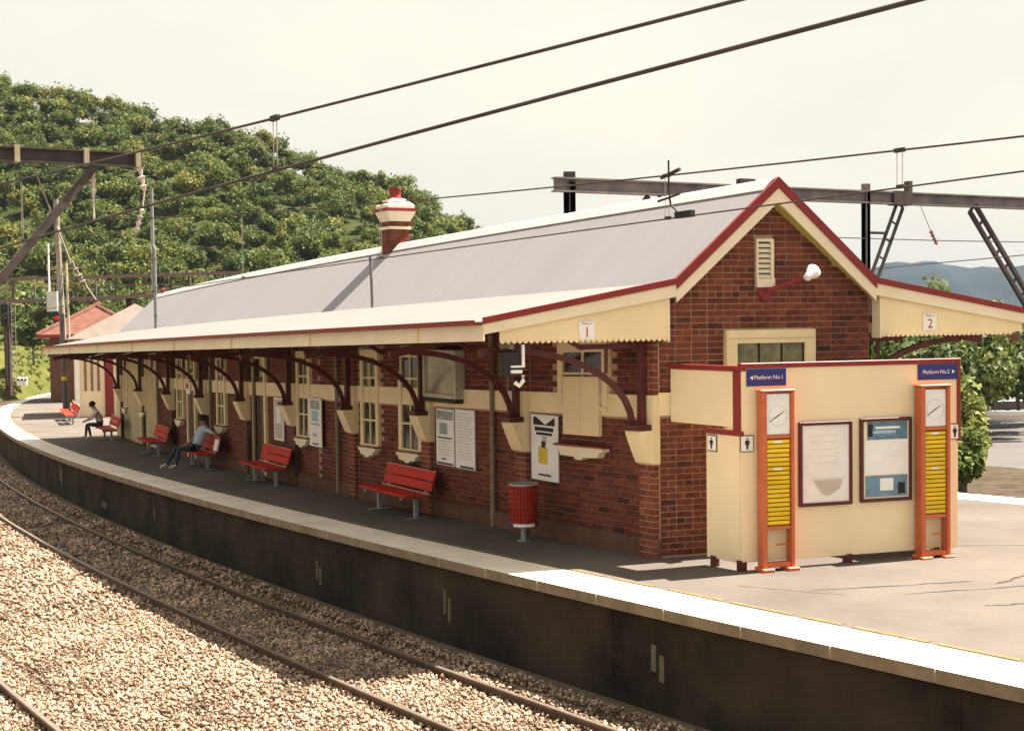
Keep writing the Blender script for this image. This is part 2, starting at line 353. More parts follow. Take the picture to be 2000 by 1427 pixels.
# ground: one sheet to the horizon, with the wooded hill rising from it
def axis(lo, hi, fine0, fine1, st):
    a = list(np.arange(fine0, fine1 + st, st)); k = st
    x = fine0
    while x > lo: k *= 1.5; x -= k; a.insert(0, max(x, lo))
    k = st; x = fine1
    while x < hi: k *= 1.5; x += k; a.append(min(x, hi))
    return np.array(sorted(set(a)))
xs = axis(-3000, 3000, -190, 60, 5.); ys = axis(-150, 3000, 100, 330, 5.)
XX, YY = np.meshgrid(xs, ys)
def plat_so(x, y):
    d0, d1 = x - PCX, y - PCY; a = np.arctan2(d1, d0); return ((pb0 - a + np.pi) % (2 * np.pi) - np.pi) * PR, PR - np.hypot(d0, d1)
HZ = np.where(YY > 100, hill_z(XX, YY), -5.0)
HZ = np.where(YY > 330, np.maximum(-5, HZ - (YY - 330) * .12), HZ)
mb = MB(); nx, ny = len(xs), len(ys)
mb.v = [tuple(p) for p in np.stack([XX, YY, HZ], -1).reshape(-1, 3)]
mb.f = [(j * nx + i, j * nx + i + 1, (j + 1) * nx + i + 1, (j + 1) * nx + i) for j in range(ny - 1) for i in range(nx - 1)]
mb.m = [0 if (HZ[j, i] > -4.2) else 1 for j in range(ny - 1) for i in range(nx - 1)]
struct(mb, 'ground', [HILLG, MUD], smooth=True)
# foreshore bank on the river side
mb = MB(); mb.extr([(14.6, -1.25), (19, -1.9), (26, -2.4), (38, -2.75), (41, -2.95), (44, -6)], PL, -10, 70, 16, closed=False)
struct(mb, 'shore_bank', LITTER, smooth=True)
mb = MB(); mb.extr([(39, -2.9), (60, -2.95), (150, -3.0)], PL, -40, 75, 16, closed=False)
struct(mb, 'mudflat', MUD, smooth=True)
# grass bank beyond the end of the platform, at the foot of the hill
mb = MB(); mb.extr([(-8.3, -1.25), (-10.5, 1.2), (-14, 3.6), (-22, 5.6), (-40, 6.5), (-60, -1.25)], lambda s, o, z: PL(s, o, -1.25 + (z + 1.25) * min(1, max(0, (s - 78) / 34)) ** 1.5), 78, 195, 30, closed=False)
struct(mb, 'grass_bank', GRASS, smooth=True)
# railway formation
mb = MB(); mb.extr([(-16, -3.2), (-13.5, -1.24), (-5, -1.22), (.3, -1.22)], PL, -12, 190, 60, closed=False)
mb.extr([(10.8, -1.23), (14.4, -1.23), (18, -3)], PL, -12, 130, 50, closed=False)
struct(mb, 'ballast_bed', BALBED)
# ballast stones
def stones(n, s0, s1, o0, o1, rmin, rmax, zc):
    s = rng.uniform(s0, s1, n); o = rng.uniform(o0, o1, n); a = pb0 - s / PR; rr = PR - o
    hump = np.where((np.abs(o + 1.6) < 1.1) | (np.abs(o + 6.3) < 1.1), -.02, .035)
    c = np.stack([PCX + rr * np.cos(a), PCY + rr * np.sin(a), zc + hump - G * s + rng.uniform(-.02, .035, n)], -1)
    base = np.array([(1, 0, 0), (-1, 0, 0), (0, 1, 0), (0, -1, 0), (0, 0, 1), (0, 0, -1.)])
    v = base[None] + rng.uniform(-.42, .42, (n, 6, 3)); v *= (rng.uniform(rmin, rmax, (n, 1, 1)) * rng.uniform(.65, 1.15, (n, 1, 3)))
    q = rng.normal(size=(n, 4)); q /= np.linalg.norm(q, axis=1)[:, None]; w_, x_, y_, z_ = q.T
    Rm = np.stack([1 - 2 * (y_ ** 2 + z_ ** 2), 2 * (x_ * y_ - z_ * w_), 2 * (x_ * z_ + y_ * w_), 2 * (x_ * y_ + z_ * w_), 1 - 2 * (x_ ** 2 + z_ ** 2), 2 * (y_ * z_ - x_ * w_), 2 * (x_ * z_ - y_ * w_), 2 * (y_ * z_ + x_ * w_), 1 - 2 * (x_ ** 2 + y_ ** 2)], -1).reshape(n, 3, 3)
    v = np.einsum('nij,nkj->nki', Rm, v) + c[:, None, :]
    return v.reshape(-1, 3)
OCT = np.array([(0, 2, 4), (2, 1, 4), (1, 3, 4), (3, 0, 4), (2, 0, 5), (1, 2, 5), (3, 1, 5), (0, 3, 5)])
def tri_mesh(name, V, F, m, tint=None):
    me = bpy.data.meshes.new(name); nf = len(F); k = F.shape[1]
    me.vertices.add(len(V)); me.vertices.foreach_set('co', V.astype(np.float32).ravel())
    me.loops.add(nf * k); me.loops.foreach_set('vertex_index', F.astype(np.int32).ravel())
    me.polygons.add(nf); me.polygons.foreach_set('loop_start', np.arange(0, nf * k, k, dtype=np.int32))
    if tint is not None:
        a = me.attributes.new('tint', 'FLOAT', 'POINT'); a.data.foreach_set('value', tint.astype(np.float32))
    me.materials.append(m); me.update(calc_edges=True); me.validate()
    return me
V = np.concatenate([stones(76000, 7, 21, -8.6, -.25, .012, .037, -1.19), stones(40000, 21, 52, -8.6, -.2, .024, .055, -1.19), stones(9000, 52, 95, -8.2, -.2, .04, .085, -1.2), stones(7000, 9, 40, -13, -8.6, .024, .055, -1.19)])
ns = len(V) // 6; F = (np.arange(ns)[:, None, None] * 6 + OCT[None]).reshape(-1, 3)
ob = bpy.data.objects.new('ballast', tri_mesh('ballast', V, F, STONE)); COL.objects.link(ob); ob['kind'] = 'stuff'
tag(ob, 'loose tan and grey crushed stone ballast around the tracks', 'ballast')
# ------------------------------------------------------------------ rails (head worn bright)
def rail(o, z=-1.1, s0=-8, s1=150):
    mb = MB(); w = .035
    mb.extr([(o - .065, z - .15), (o + .065, z - .15), (o + .065, z - .135), (o + .012, z - .12), (o + .012, z - .04), (o + w, z - .03), (o + w, z), (o - w, z), (o - w, z - .03), (o - .012, z - .04), (o - .012, z - .12), (o - .065, z - .135)], PL, s0, s1, 90)
    top = MB(); top.extr([(o - w * .75, z + .002), (o + w * .75, z + .002), (o + w * .75, z + .006), (o - w * .75, z + .006)], PL, s0, s1, 90)
    return mb, top
for nm, lab, oo in (('railway_track', 'railway track running along the near platform wall, half in shadow', (-.95, -2.27)), ('railway_track', 'sunlit railway track in the bottom left corner', (-5.67, -6.99)), ('railway_track', 'railway track beyond the far platform edge', (12.15, 13.47))):
    r = root(nm, lab, 'railway track', T4(*PL(20, sum(oo) / 2, -1.25)))
    for o in oo:
        a, b = rail(o); a.m = [0] * len(a.f); k = a.build('rail', RAIL, r, world=True); b.build('rail_head', RAILT, k, world=True)
# ------------------------------------------------------------------ platform
PW = 11.25
pl = MB(); pl.extr([(.1, -1.6), (PW - .1, -1.6), (PW - .1, -.13), (PW - .02, -.004), (.02, -.004), (.1, -.13)], PL, -6, 122, 80)
platform = struct(pl, 'platform', PWALL); ROOTM[platform.name] = Matrix.Identity(4)
mb = MB(); mb.extr([(.74, 0), (PW - .74, 0), (PW - .74, -.05), (.74, -.05)], PL, -6, 121.5, 120)
mb.build('asphalt_surface', ASPH, platform)
s = -5.0
while s < 60:
    mb = MB(); mb.extr([(.082 + random.uniform(-.003, .003), -1.6), (.1, -1.6), (.1, -.16), (.082 + random.uniform(-.003, .003), -.16)], PL, s + .004, s + 2.437, 3); mb.build('wall_panel', PWALL, platform); s += 2.44
L = 1.22; s = -6.0; k = 0
while s < 121:
    for side in (0, 1):
        a, b = (0.0, .738) if side == 0 else (PW - .738, PW)
        h = .004 + .004 * random.random(); e = .012 + .006 * random.random()
        if side == 1 and s > 60: continue
        mb = MB(); mb.extr([(a, h), (b, h), (b, -.125), (a, -.125)], PL, s + e / 2, s + L - e / 2, 2)
        # front (edge) face in bare concrete
        for fi in range(len(mb.f)): mb.m[fi] = 0
        for kk in range(2): mb.m[kk * 4 + (3 if side == 0 else 1)] = 1
        mb.build('coping_slab', [COPE, COPED], platform)
    s += L if s < 60 else L; k += 1
s = 4.0                                                               # painted safety line, worn to dashes
while s < 75:
    ln = random.uniform(.5, 1.1)
    mb = MB(); mb.extr([(.80, .006), (.875, .006), (.875, .001), (.80, .001)], PL, s, s + ln, 3); mb.build('painted_line', YEL, platform)
    s += ln + random.uniform(.1, .3)
for s, w_, z0, z1, n in ((40.6, .16, -.75, -.22, 2), (29.5, .10, -.75, -.5, 1), (20.2, .08, -.85, -.55, 2), (15.9, .07, -.8, -.45, 2), (11.3, .08, -.75, -.45, 2), (34.2, .5, -.95, -.8, 1)):
    for j in range(n):
        mb = MB(); mb.extr([(.07, z0 - .1 * j), (.1, z0 - .1 * j), (.1, z1 - .1 * j), (.07, z1 - .1 * j)], PL, s - j * w_ * 1.7, s - j * w_ * 1.7 + w_, 1)
        mb.build('wall_mark', mat('faded_wall_paint', (.10, .09, .062), .9, .3, 8), platform)
def crack(pts, w_=.028):
    mb = MB(); vs = []; n = len(pts)
    for i, (s, o) in enumerate(pts):
        ww = w_ * random.uniform(.35, 1.2) * (0.2 if i in (0, n - 1) else 1); vs += [PL(s - ww, o, .0015), PL(s + ww, o, .0015)]
    mb.add(vs, [(2 * i, 2 * i + 1, 2 * i + 3, 2 * i + 2) for i in range(n - 1)]); mb.build('surface_crack', DARK, platform)
def wig(s0, o0, s1, o1, n=14, a=.03):
    return [(s0 + (s1 - s0) * i / n + random.uniform(-a, a), o0 + (o1 - o0) * i / n) for i in range(n + 1)]
crack(wig(10.8, 2.0, 9.9, 3.9)); crack(wig(9.9, 2.6, 8.6, 5.8, 20)); crack(wig(9.6, 3.9, 9.9, 5.4)); crack(wig(11.6, 1.6, 10.3, 2.1)); crack(wig(12.2, 5.6, 10.2, 7.8)); crack(wig(8.9, 2.7, 8.4, 3.6))
# ================================================================== STATION BUILDING
MBD = T4(*BL(30, 0, 0))
SB = root('station_building', 'long curved red brick station building with grey gabled roof and cream trim', 'station building', MBD)
OW = 1.5965; S_END = 49.3
# wall backing: mortar where bricks are laid, running brickwork beyond
mb = MB(); prof = [(-OW + .012, -.05), (OW - .012, -.05), (OW - .012, 3.62), (0, 5.02), (-OW + .012, 3.62)]
mb.extr(prof, BL, lambda o: sW(o) + .014, lambda o: 26.0, 8, 0)
mb.build('wall', MORTAR, SB, world=True)
mb = MB(); mb.extr(prof, BL, lambda o: 26.0, lambda o: S_END, 12, 0)
for i, p in enumerate(mb.v):
    kk, j = divmod(i, 5); mb.uv[i] = (26 + (S_END - 26) * kk / 12, prof[j][1])
mb.build('rear_wall', BRICKTEX, SB, world=True)
# bricks -------------------------------------------------------------
def brick_mesh(l, m_):
    mb = MB(); mb.bevbox(0, l, 0, .05, 0, .0745, .005); o = mb.build('brick', m_); me = o.data; bpy.data.objects.remove(o); return me
BM = {(l, k): brick_mesh(l, m_) for l in (.23, .11) for k, m_ in enumerate((BRICK, BRICKD))}
apx, ew0, ew1 = 1.13, -.494, 2.759
def end_open(x0, x1, z0, z1):
    if z1 > 3.66:
        zr = 5.06 - .905 * max(abs(x0 - 1.199), abs(x1 - 1.199))
        if z1 > zr + .05: return False
    if z0 > 1.9 - .01 and z1 < 2.24 and x0 < -.25: return False
    return True
bricks = []; row = 0; z = .0
while z < 5.0:
    hdr = row % 2 == 1; x = ew0 + (0 if not hdr else -.12); 
    while x < ew1 - .02:
        l = .23 if not hdr or random.random() < .8 else .11
        if row % 6 == 5: l = .11
        x0, x1 = max(x, ew0), min(x + l, ew1)
        parts_ = [(x0, x1)]
        for a, b, c, d in ((.47, 1.87, 1.4, 3.08), (.95, 1.235, 3.64, 4.335)):
            if z + .076 > c and z < d: parts_ = [q_ for p, q0 in parts_ for q_ in ((p, min(q0, a)), (max(p, b), q0))]
        for p, q0 in parts_:
            if q0 - p > .03 and end_open(p, q0, z, z + .076): bricks.append((p, q0, z, l))
        x += l + .012
    z += .086; row += 1
def prio(b):
    x0, x1, z, l = b
    if z > 2.45: return 0
    if x1 < -.05: return 1
    return 2
bricks.sort(key=lambda b: (prio(b), -b[2]))
bst = MB(); nb = 0
for x0, x1, z, l in bricks:
    pr = random.uniform(-.003, .003)
    if nb < 300 and prio((x0, x1, z, l)) < 2:
        me = BM[l, int(random.random() < .08)]; o = bpy.data.objects.new('brick', me); COL.objects.link(o); o.parent = SB
        Mw = ME @ T4(x0, WD + .003 + pr, z) @ Matrix.Diagonal(((x1 - x0) / l, 1, 1, 1)); o.matrix_local = MBD.inverted() @ Mw; nb += 1
    else: bst.bevbox(x0, x1, WD + .003 + pr, WD + .04, z, z + .0745, .005, int(random.random() < .08), EL)
# side wall bricks, bays nearest the camera
WINS = [(15.72, 1.28, 2.05, 3.0, 'boarded'), (21.35, .95, 1.12, 2.95, 'sash'), (23.15, .85, 1.12, 2.95, 'sash'), (26.75, .85, 1.12, 2.95, 'sash'), (29.8, 1.0, .05, 2.95, 'door'), (33.05, .85, 1.12, 2.95, 'sash'), (36.2, 1.0, .05, 2.95, 'door'), (37.55, .85, 1.12, 2.95, 'sash'), (43.2, .95, 1.15, 2.95, 'sash'), (46.8, .85, 1.15, 2.95, 'sash')]
PIL = [14.12, 17.38, 20.63, 23.95, 27.35, 30.8, 34.6, 38.55, 43.0, 47.6]
row = 0; z = 0.
while z < 3.3:
    s = sW(-OW) + (.12 if row % 2 else 0)
    while s < 25.8:
        a, b = s, min(s + .23, 26.0); ok = True
        for c, w_, z0, z1, _ in WINS:
            if b > c - w_ / 2 and a < c + w_ / 2 and z + .076 > z0 and z < z1: ok = False
        if 1.90 < z + .04 < 2.25: ok = False
        if ok:
            pr = random.uniform(-.003, .003)
            bst.box(a, b, -OW - .002 + pr, -OW + .03, z, z + .076, int(random.random() < .08), BL)
        s += .24
    z += .086; row += 1
bst.build('brickwork', [BRICK, BRICKD], SB, world=True, kind='stuff')
# dado band, returning round the end
mb = MB(); mb.extr([(-OW - .035, 1.92), (-OW + .01, 1.92), (-OW + .01, 2.235), (-OW - .035, 2.235)], BL, sW(-OW), 41.0, 24); mb.build('dado_band', CREAM, SB, world=True)
mb = MB(); mb.box(ew0 - .035, -.02, WD - .035, WD + .02, 1.92, 2.235, 0, EL); mb.build('dado_band', CREAM, SB, world=True)
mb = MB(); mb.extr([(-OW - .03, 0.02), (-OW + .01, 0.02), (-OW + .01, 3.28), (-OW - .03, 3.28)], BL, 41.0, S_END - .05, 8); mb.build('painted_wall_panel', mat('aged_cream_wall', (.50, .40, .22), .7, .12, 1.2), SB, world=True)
# plinth
mb = MB(); mb.extr([(-OW - .06, 0), (-OW, 0), (-OW, .26), (-OW - .045, .26), (-OW - .06, .24)], BL, lambda o: sW(o) - .02, 41, 24); mb.build('plinth', BRICKFAR, SB, world=True)
# pilasters, corbels, brackets ------------------------------------------
def bracket(s, sign=-1, near=True):
    o0 = sign * OW
    sk = .257 if s < 14.5 else 0
    def q(u, v): return BL(s - sk * sign * u + (.04 if sk else 0), o0 + sign * u, v)          # u outwards
    mb = MB(); hw = .17
    mb.box(s - hw, s + hw, min(o0, o0 + sign * .10), max(o0, o0 + sign * .10), .0, 3.3, 0, BL); mb.build('pilaster', MORTAR if s < 26 else BRICKFAR, SB, world=True)
    if s < 26:
        pb = MB(); zz = 0.; rw = 0
        while zz < 3.2:
            if not 1.28 < zz + .04 < 2.26:
                cuts_ = [(-hw - .003, -.005), (.005, hw + .003)] if rw % 2 == 0 else [(-hw - .003, -.07), (-.06, .06), (.07, hw + .003)]
                for a, b in cuts_:
                    u0, u1 = sorted((o0 + sign * .02, o0 + sign * (.104 + random.uniform(-.002, .002)))); pb.box(s + a, s + b, u0, u1, zz, zz + .076, 0, BL)
            zz += .086; rw += 1
        pb.build('pilaster_brickwork', BRICK, SB, world=True, kind='stuff')
    mb = MB()
    mb.box(s - hw - .012, s + hw + .012, min(o0, o0 + sign * .115), max(o0, o0 + sign * .115), 1.30, 2.24, 0, BL)
    pts = [(0.10, 1.30), (.16, 1.32), (.24, 1.5), (.33, 1.72), (.33, 1.76), (.10, 1.76)]
    mb.add([BL(s - hw, o0 + sign * u, v) for u, v in pts] + [BL(s + hw, o0 + sign * u, v) for u, v in pts], [tuple(range(6)), tuple(range(6, 12))[::-1]] + [((i + 1) % 6, i, 6 + i, 6 + (i + 1) % 6) for i in range(6)])
    mb.build('corbel', CREAM, SB, world=True)
    mb = MB()
    mb.box(s - .14, s + .14, min(o0 + sign * .08, o0 + sign * .37), max(o0 + sign * .08, o0 + sign * .37), 1.765, 1.84, 0, BL)      # foot
    mb.box(s - .042, s + .042, min(o0 + sign * .13, o0 + sign * .22), max(o0 + sign * .13, o0 + sign * .22), 1.84, 3.3, 0, BL)      # post
    zb = lambda u: 3.42 - (u - .1) * .186 - .13
    mb.bar(q(.12, zb(.12)), q(2.36, zb(2.36)), .07, .11)                                                                       # canopy beam
    P = [q(.26 + 1.75 * (1 - math.cos(t)), 1.84 + (zb(1.9) - 1.9) * math.sin(t)) for t in np.linspace(0, math.pi / 2, 10)]
    for i in range(9): mb.bar(P[i], P[i + 1], .06, .082)
    mb.bar(q(.2, 2.92), q(1.0, 2.92), .06, .07); mb.bar(q(.62, 2.55), q(.62, 2.95), .05, .06); mb.bar(q(.95, 2.9), q(1.25, zb(1.25)), .05, .06)
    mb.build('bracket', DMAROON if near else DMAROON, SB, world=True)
for s in PIL: bracket(s)
for s in (13.7, 17.1): bracket(s, 1)
# windows and doors ------------------------------------------------------
def wall_window(c, w_, z0, z1, kind):
    f = lambda x, y, z: BL(c - x, -OW + y, z)            # x right, y into wall
    h = w_ / 2
    fr = MB()
    for a, b, e, g in ((-h, -h + .13, z0, z1), (h - .13, h, z0, z1), (-h + .13, h - .13, z1 - .16, z1)): fr.box(a, b, -.06, .02, e, g, 0, f)
    if kind != 'door': fr.box(-h, h, -.075, .02, z0 - .06, z0, 0, f)
    par = fr.build('window' if kind != 'door' else 'door', CREAM, SB, world=True)
    ih = h - .13
    if kind == 'door':
        mb = MB(); mb.box(-ih, ih, -.02, .01, z0, 2.3, 0, f)
        for k in (-1, 1):
            for a, b in ((.25, 1.0), (1.15, 2.1)): mb.box(k * ih / 2 - .15, k * ih / 2 + .15, -.03, -.02, a, b, 0, f)
        mb.build('door_leaf', mat('door_dark_red', (.06, .022, .016), .5, .2, 4), par, world=True)
        mb = MB(); mb.box(-ih, ih, -.015, .01, 2.36, z1 - .16, 0, f); mb.build('fanlight', GLASS, par, world=True)
        return
    mb = MB(); mb.box(-ih, ih, -.018, .005, z0, z1 - .16, 0, f); mb.build('pane', GLASS, par, world=True)
    mb = MB(); zc = (z0 + z1) / 2
    mb.box(-.018, .018, -.045, -.015, z0, z1 - .16, 0, f)
    for zz in ((zc,) if kind == 'boarded' else (zc, z0 + (z1 - z0) * .25, z0 + (z1 - z0) * .7)): mb.box(-ih, ih, -.045, -.015, zz - .018, zz + .018, 0, f)
    mb.build('glazing_bar', CREAM, par, world=True)
    if kind == 'boarded':
        for k in (-1, 1):
            mb = MB(); mb.box(min(0.003 * k, k * .46), max(0.003 * k, k * .46), -.085, -.02, 1.62, 2.48, 0, f); mb.build('boarded_panel', CREAM, par, world=True)
    # shaped apron sill
    za = 1.45 if kind == 'boarded' else z0 - .07; hh = h * .95
    pts = [(-hh, za), (-hh, za - .05), (-hh + .09, za - .07), (-hh + .13, za - .14), (-.12, za - .15), (-.07, za - .19), (.07, za - .19), (.12, za - .15), (hh - .13, za - .14), (hh - .09, za - .07), (hh, za - .05), (hh, za)]
    mb = MB(); mb.poly(pts, (-.13, 0), f); mb.build('sill', CREAMB, par, world=True)
    mb = MB(); mb.box(-hh - .03, hh + .03, -.15, 0, za, za + .03, 0, f); mb.build('sill_slab', MAROON, par, world=True)
for wv in WINS: wall_window(*wv)
# end window above the screen
f = lambda x, y, z: EL(x, WD + y, z)
fr = MB()
for a, b, c, d in ((.481, .645, 1.5, 2.885), (1.70, 1.86, 1.5, 2.885), (.481, 1.86, 2.885, 3.07)): fr.box(a, b, -.07, .02, c, d, 0, f)
fr.box(.51, 1.83, -.085, -.07, 2.96, 3.05, 0, f)
par = fr.build('window', CREAM, SB, world=True)
for i, m_ in enumerate((GLASSG, GLASSG, GLASSG)):
    a = .645 + i * .352; mb = MB(); mb.box(a + .012, a + .34, -.015, .0, 1.5, 2.885, 0, f); mb.build('pane', m_, par, world=True)
mb = MB()
for a in (.645, .997, 1.349, 1.69): mb.box(a - .008, a + .012, -.03, .0, 1.5, 2.885, 0, f)
mb.build('glazing_bar', DARK, par, world=True)
# gable vent
fr = MB(); f = lambda x, y, z: EL(x, WD + y, z)
for a, b, c, d in ((.955, .985, 3.78, 4.33), (1.18, 1.225, 3.78, 4.33), (.985, 1.18, 4.29, 4.33)): fr.box(a, b, -.05, .01, c, d, 0, f)
fr.box(.955, 1.235, -.06, .01, 3.66, 3.78, 0, f)
par = fr.build('gable_vent', CREAMB, SB, world=True)
for i in range(7):
    z = 3.79 + i * .071; mb = MB(); mb.add([f(.985, -.045, z), f(1.18, -.045, z), f(1.18, -.012, z + .05), f(.985, -.012, z + .05), f(.985, -.038, z - .004), f(1.18, -.038, z - .004), f(1.18, -.004, z + .046), f(.985, -.004, z + .046)], [(0, 1, 2, 3), (7, 6, 5, 4), (0, 4, 5, 1), (1, 5, 6, 2), (2, 6, 7, 3), (3, 7, 4, 0)]); mb.build('slat', CREAMB, par, world=True)
mb = MB(); mb.box(.985, 1.18, -.002, .008, 3.78, 4.29, 0, f); mb.build('vent_back', DARK, par, world=True)
# roof -----------------------------------------------------------------
RP = [(-4.09, 3.2834), (-1.4867, 3.7661), (0, 5.1561), (1.4867, 3.7661), (4.09, 3.2834)]
TH = .045
def roofpiece(name, i, j, m_):
    (o0, z0), (o1, z1) = RP[i], RP[j]; ln = math.hypot(o1 - o0, z1 - z0); nx_, nz_ = (z0 - z1) / ln, (o1 - o0) / ln
    if nz_ < 0: nx_, nz_ = -nx_, -nz_
    mb = MB(); mb.extr([(o0, z0), (o1, z1), (o1 - nx_ * TH, z1 - nz_ * TH), (o0 - nx_ * TH, z0 - nz_ * TH)], BL, lambda o: sB(o) + .03, S_END + .25, 60, uv=True)
    return mb.build(name, m_, SB, world=True)
roof_near = roofpiece('roof_slope', 1, 2, CORR); roofpiece('roof_slope', 2, 3, CORR)
can = roofpiece('canopy_roof', 0, 1, CANS); roofpiece('canopy_roof', 3, 4, CANS)
mb = MB(); mb.extr([(-.17, 5.02), (-.05, 5.155), (0, 5.185), (.05, 5.155), (.17, 5.02), (.16, 5.01), (0, 5.16), (-.16, 5.01)], BL, lambda o: sB(o) + .035, S_END + .25, 60); mb.build('ridge_cap', RIDGE, roof_near, world=True)
mb = MB(); mb.extr([(-.19, 4.978), (-.165, 5.006), (-.165, 4.99), (-.19, 4.962)], BL, lambda o: sB(o) + .035, S_END + .25, 60); mb.build('ridge_flashing', STEELG, roof_near, world=True)
for sg in (-1, 1):
    # gutter, fascia boards and soffit
    mb = MB(); mb.extr([(sg * 4.06, 3.235), (sg * 4.20, 3.245), (sg * 4.215, 3.305), (sg * 4.19, 3.305), (sg * 4.17, 3.265), (sg * 4.07, 3.25)], BL, lambda o: sB(o) + .05, S_END + .25, 60); mb.build('gutter', MAROON, SB, world=True)
    a = 14.4 if sg < 0 else 12.4; cuts = [a, 16.2, 20.05, 24.0, 28.0, 32.0, 36.5, 41.5, 47.2, S_END + .2]
    for i in range(len(cuts) - 1):
        mb = MB(); mb.extr([(sg * 4.075, 3.03), (sg * 4.10, 3.03), (sg * 4.10, 3.24), (sg * 4.075, 3.24)], BL, cuts[i] + .006, cuts[i + 1] - .006, 4); mb.build('fascia_board', CREAMB, SB, world=True)
        mb = MB(); mb.box(cuts[i + 1] - .035, cuts[i + 1] + .035, min(sg * 4.10, sg * 4.125), max(sg * 4.10, sg * 4.125), 3.03, 3.235, 0, BL); mb.build('fascia_joint', CREAM, SB, world=True)
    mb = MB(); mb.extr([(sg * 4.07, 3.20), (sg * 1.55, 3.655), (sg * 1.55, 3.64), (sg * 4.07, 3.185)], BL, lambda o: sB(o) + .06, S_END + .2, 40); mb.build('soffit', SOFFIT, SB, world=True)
# bargeboards on the gable end (E frame), cream board under maroon capping
BY0 = WD - .235
def strip(pts_top, depth, y0, y1, name, m_):
    n = len(pts_top); 
    mb = MB()
    for i in range(n - 1):
        (x0, z0), (x1, z1) = pts_top[i], pts_top[i + 1]
        d0, d1 = depth
        mb.poly([(x0, z0 - d0[i]), (x1, z1 - d0[i + 1]), (x1, z1 - d1[i + 1]), (x0, z0 - d1[i])], (y0, y1), EL)
    return mb.build(name, m_, SB, world=True)
for sg in (-1, 1):
    X = lambda u: 1.199 + sg * u
    seg = [((X(0), 5.17), (X(1.54), 3.785)), ((X(1.54), 3.785), (X(4.25), 3.29))]
    for i, (p, q) in enumerate(seg):
        cd_ = ((.0, .0), (.15, .15)) if i == 0 else ((0, 0), (.085, .085)); bd = ((.15, .15), (.345, .33)) if i == 0 else ((.085, .085), (.25, .22))
        strip([p, q], cd_, BY0 - .02, BY0 + .06, 'barge_capping', BARGER)
        strip([p, q], bd, BY0, BY0 + .03, 'bargeboard', CREAMB)
    # sloping lining between bargeboard and wall
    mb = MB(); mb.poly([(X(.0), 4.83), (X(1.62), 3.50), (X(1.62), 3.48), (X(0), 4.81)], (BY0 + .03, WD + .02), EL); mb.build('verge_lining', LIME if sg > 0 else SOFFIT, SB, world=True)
    # scalloped valance closing the canopy end
    xa, xb = 1.65, 4.02; n = 30; bot = []
    for i in range(n):
        a = xa + (xb - xa) * i / n; w_ = (xb - xa) / n
        bot += [(a, 2.985), (a + w_ * .18, 2.955), (a + w_ * .5, 2.94), (a + w_ * .82, 2.955)]
    bot.append((xb, 2.985)); zt = lambda u: 3.785 - (u - 1.54) * .1827 - .22
    mb = MB(); pts = [(X(u), z) for u, z in bot] + [(X(xb), zt(xb)), (X(xa), zt(xa))]
    # triangulated strips keep the scallops clean
    for i in range(len(bot) - 1):
        (u0, z0), (u1, z1) = bot[i], bot[i + 1]; mb.poly([(X(u0), z0), (X(u1), z1), (X(u1), zt(u1)), (X(u0), zt(u0))], (BY0 + .05, BY0 + .075), EL)
    mb.build('valance', CREAM, SB, world=True)
    mb = MB(); mb.box(min(X(xa), X(xa - .03)), max(X(xa), X(xa - .03)), BY0 + .045, WD + .01, 2.93, 3.6, 0, EL); mb.build('valance_end', CREAMB, SB, world=True)
# downpipes
for s in (18.3, 24.75, 30.1, 34.0, 40.6):
    mb = MB(); mb.tube([BL(s, -OW - .07, .02), BL(s, -OW - .07, 3.1), BL(s, -OW - .12, 3.3)], .042, 8); mb.build('downpipe', mat('drab_pipe_paint', (.22, .17, .11), .6, .15, 4), SB, world=True)
# chimney
MC = frame(BL, 25.45, .03, 0)
def ck(mb, h, z0, z1, h2=None, mi=0):
    h2 = h if h2 is None else h2; vs = [(-h, -h, z0), (h, -h, z0), (h, h, z0), (-h, h, z0), (-h2, -h2, z1), (h2, -h2, z1), (h2, h2, z1), (-h2, h2, z1)]
    mb.add([MC @ Vector(p) for p in vs], [(0, 3, 2, 1), (4, 5, 6, 7), (0, 1, 5, 4), (1, 2, 6, 5), (2, 3, 7, 6), (3, 0, 4, 7)], mi)
mb = MB(); ck(mb, .225, 4.5, 5.67)
chim = mb.build('chimney', BRICKFAR, SB, world=True)
cb = MB(); row = 0; z = 4.62
while z < 5.6:
    for fc in range(4):
        Rm = MC @ Matrix.Rotation(fc * math.pi / 2, 4, 'Z'); x = -.23 + (.06 if row % 2 else 0)
        while x < .225:
            x1 = min(x + .15, .23)
            if x1 - x > .03: cb.box(x, x1, -.233, -.22, z, z + .07, 0, Rm)
            x += .16
    z += .08; row += 1
cb.build('brickwork', BRICK, chim, world=True, kind='stuff')
mb = MB(); ck(mb, .255, 5.49, 5.55); mb.build('chimney_band', CREAMB, chim, world=True)
mb = MB(); ck(mb, .24, 5.66, 5.72, .26); ck(mb, .27, 5.72, 5.87, .33); mb.build('chimney_cornice', CREAMB, chim, world=True)
mb = MB(); ck(mb, .345, 5.87, 5.935); mb.build('chimney_red_course', BARGER, chim, world=True)
mb = MB(); ck(mb, .31, 5.935, 6.0); ck(mb, .31, 6.0, 6.15, .14); mb.build('chimney_cap', CREAMB, chim, world=True)
mb = MB(); mb.lathe([(.12, 6.13), (.14, 6.18), (.125, 6.22), (.125, 6.33), (.15, 6.34), (.15, 6.38), (.11, 6.38)], 14, 0, (0, 0, 0), MC); mb.build('chimney_pot', BARGER, chim, world=True, smooth=False)
mb = MB(); mb.box(-.27, .27, -.28, -.236, 4.80, 4.95, 0, MC); mb.build('chimney_flashing', GALV, chim, world=True)
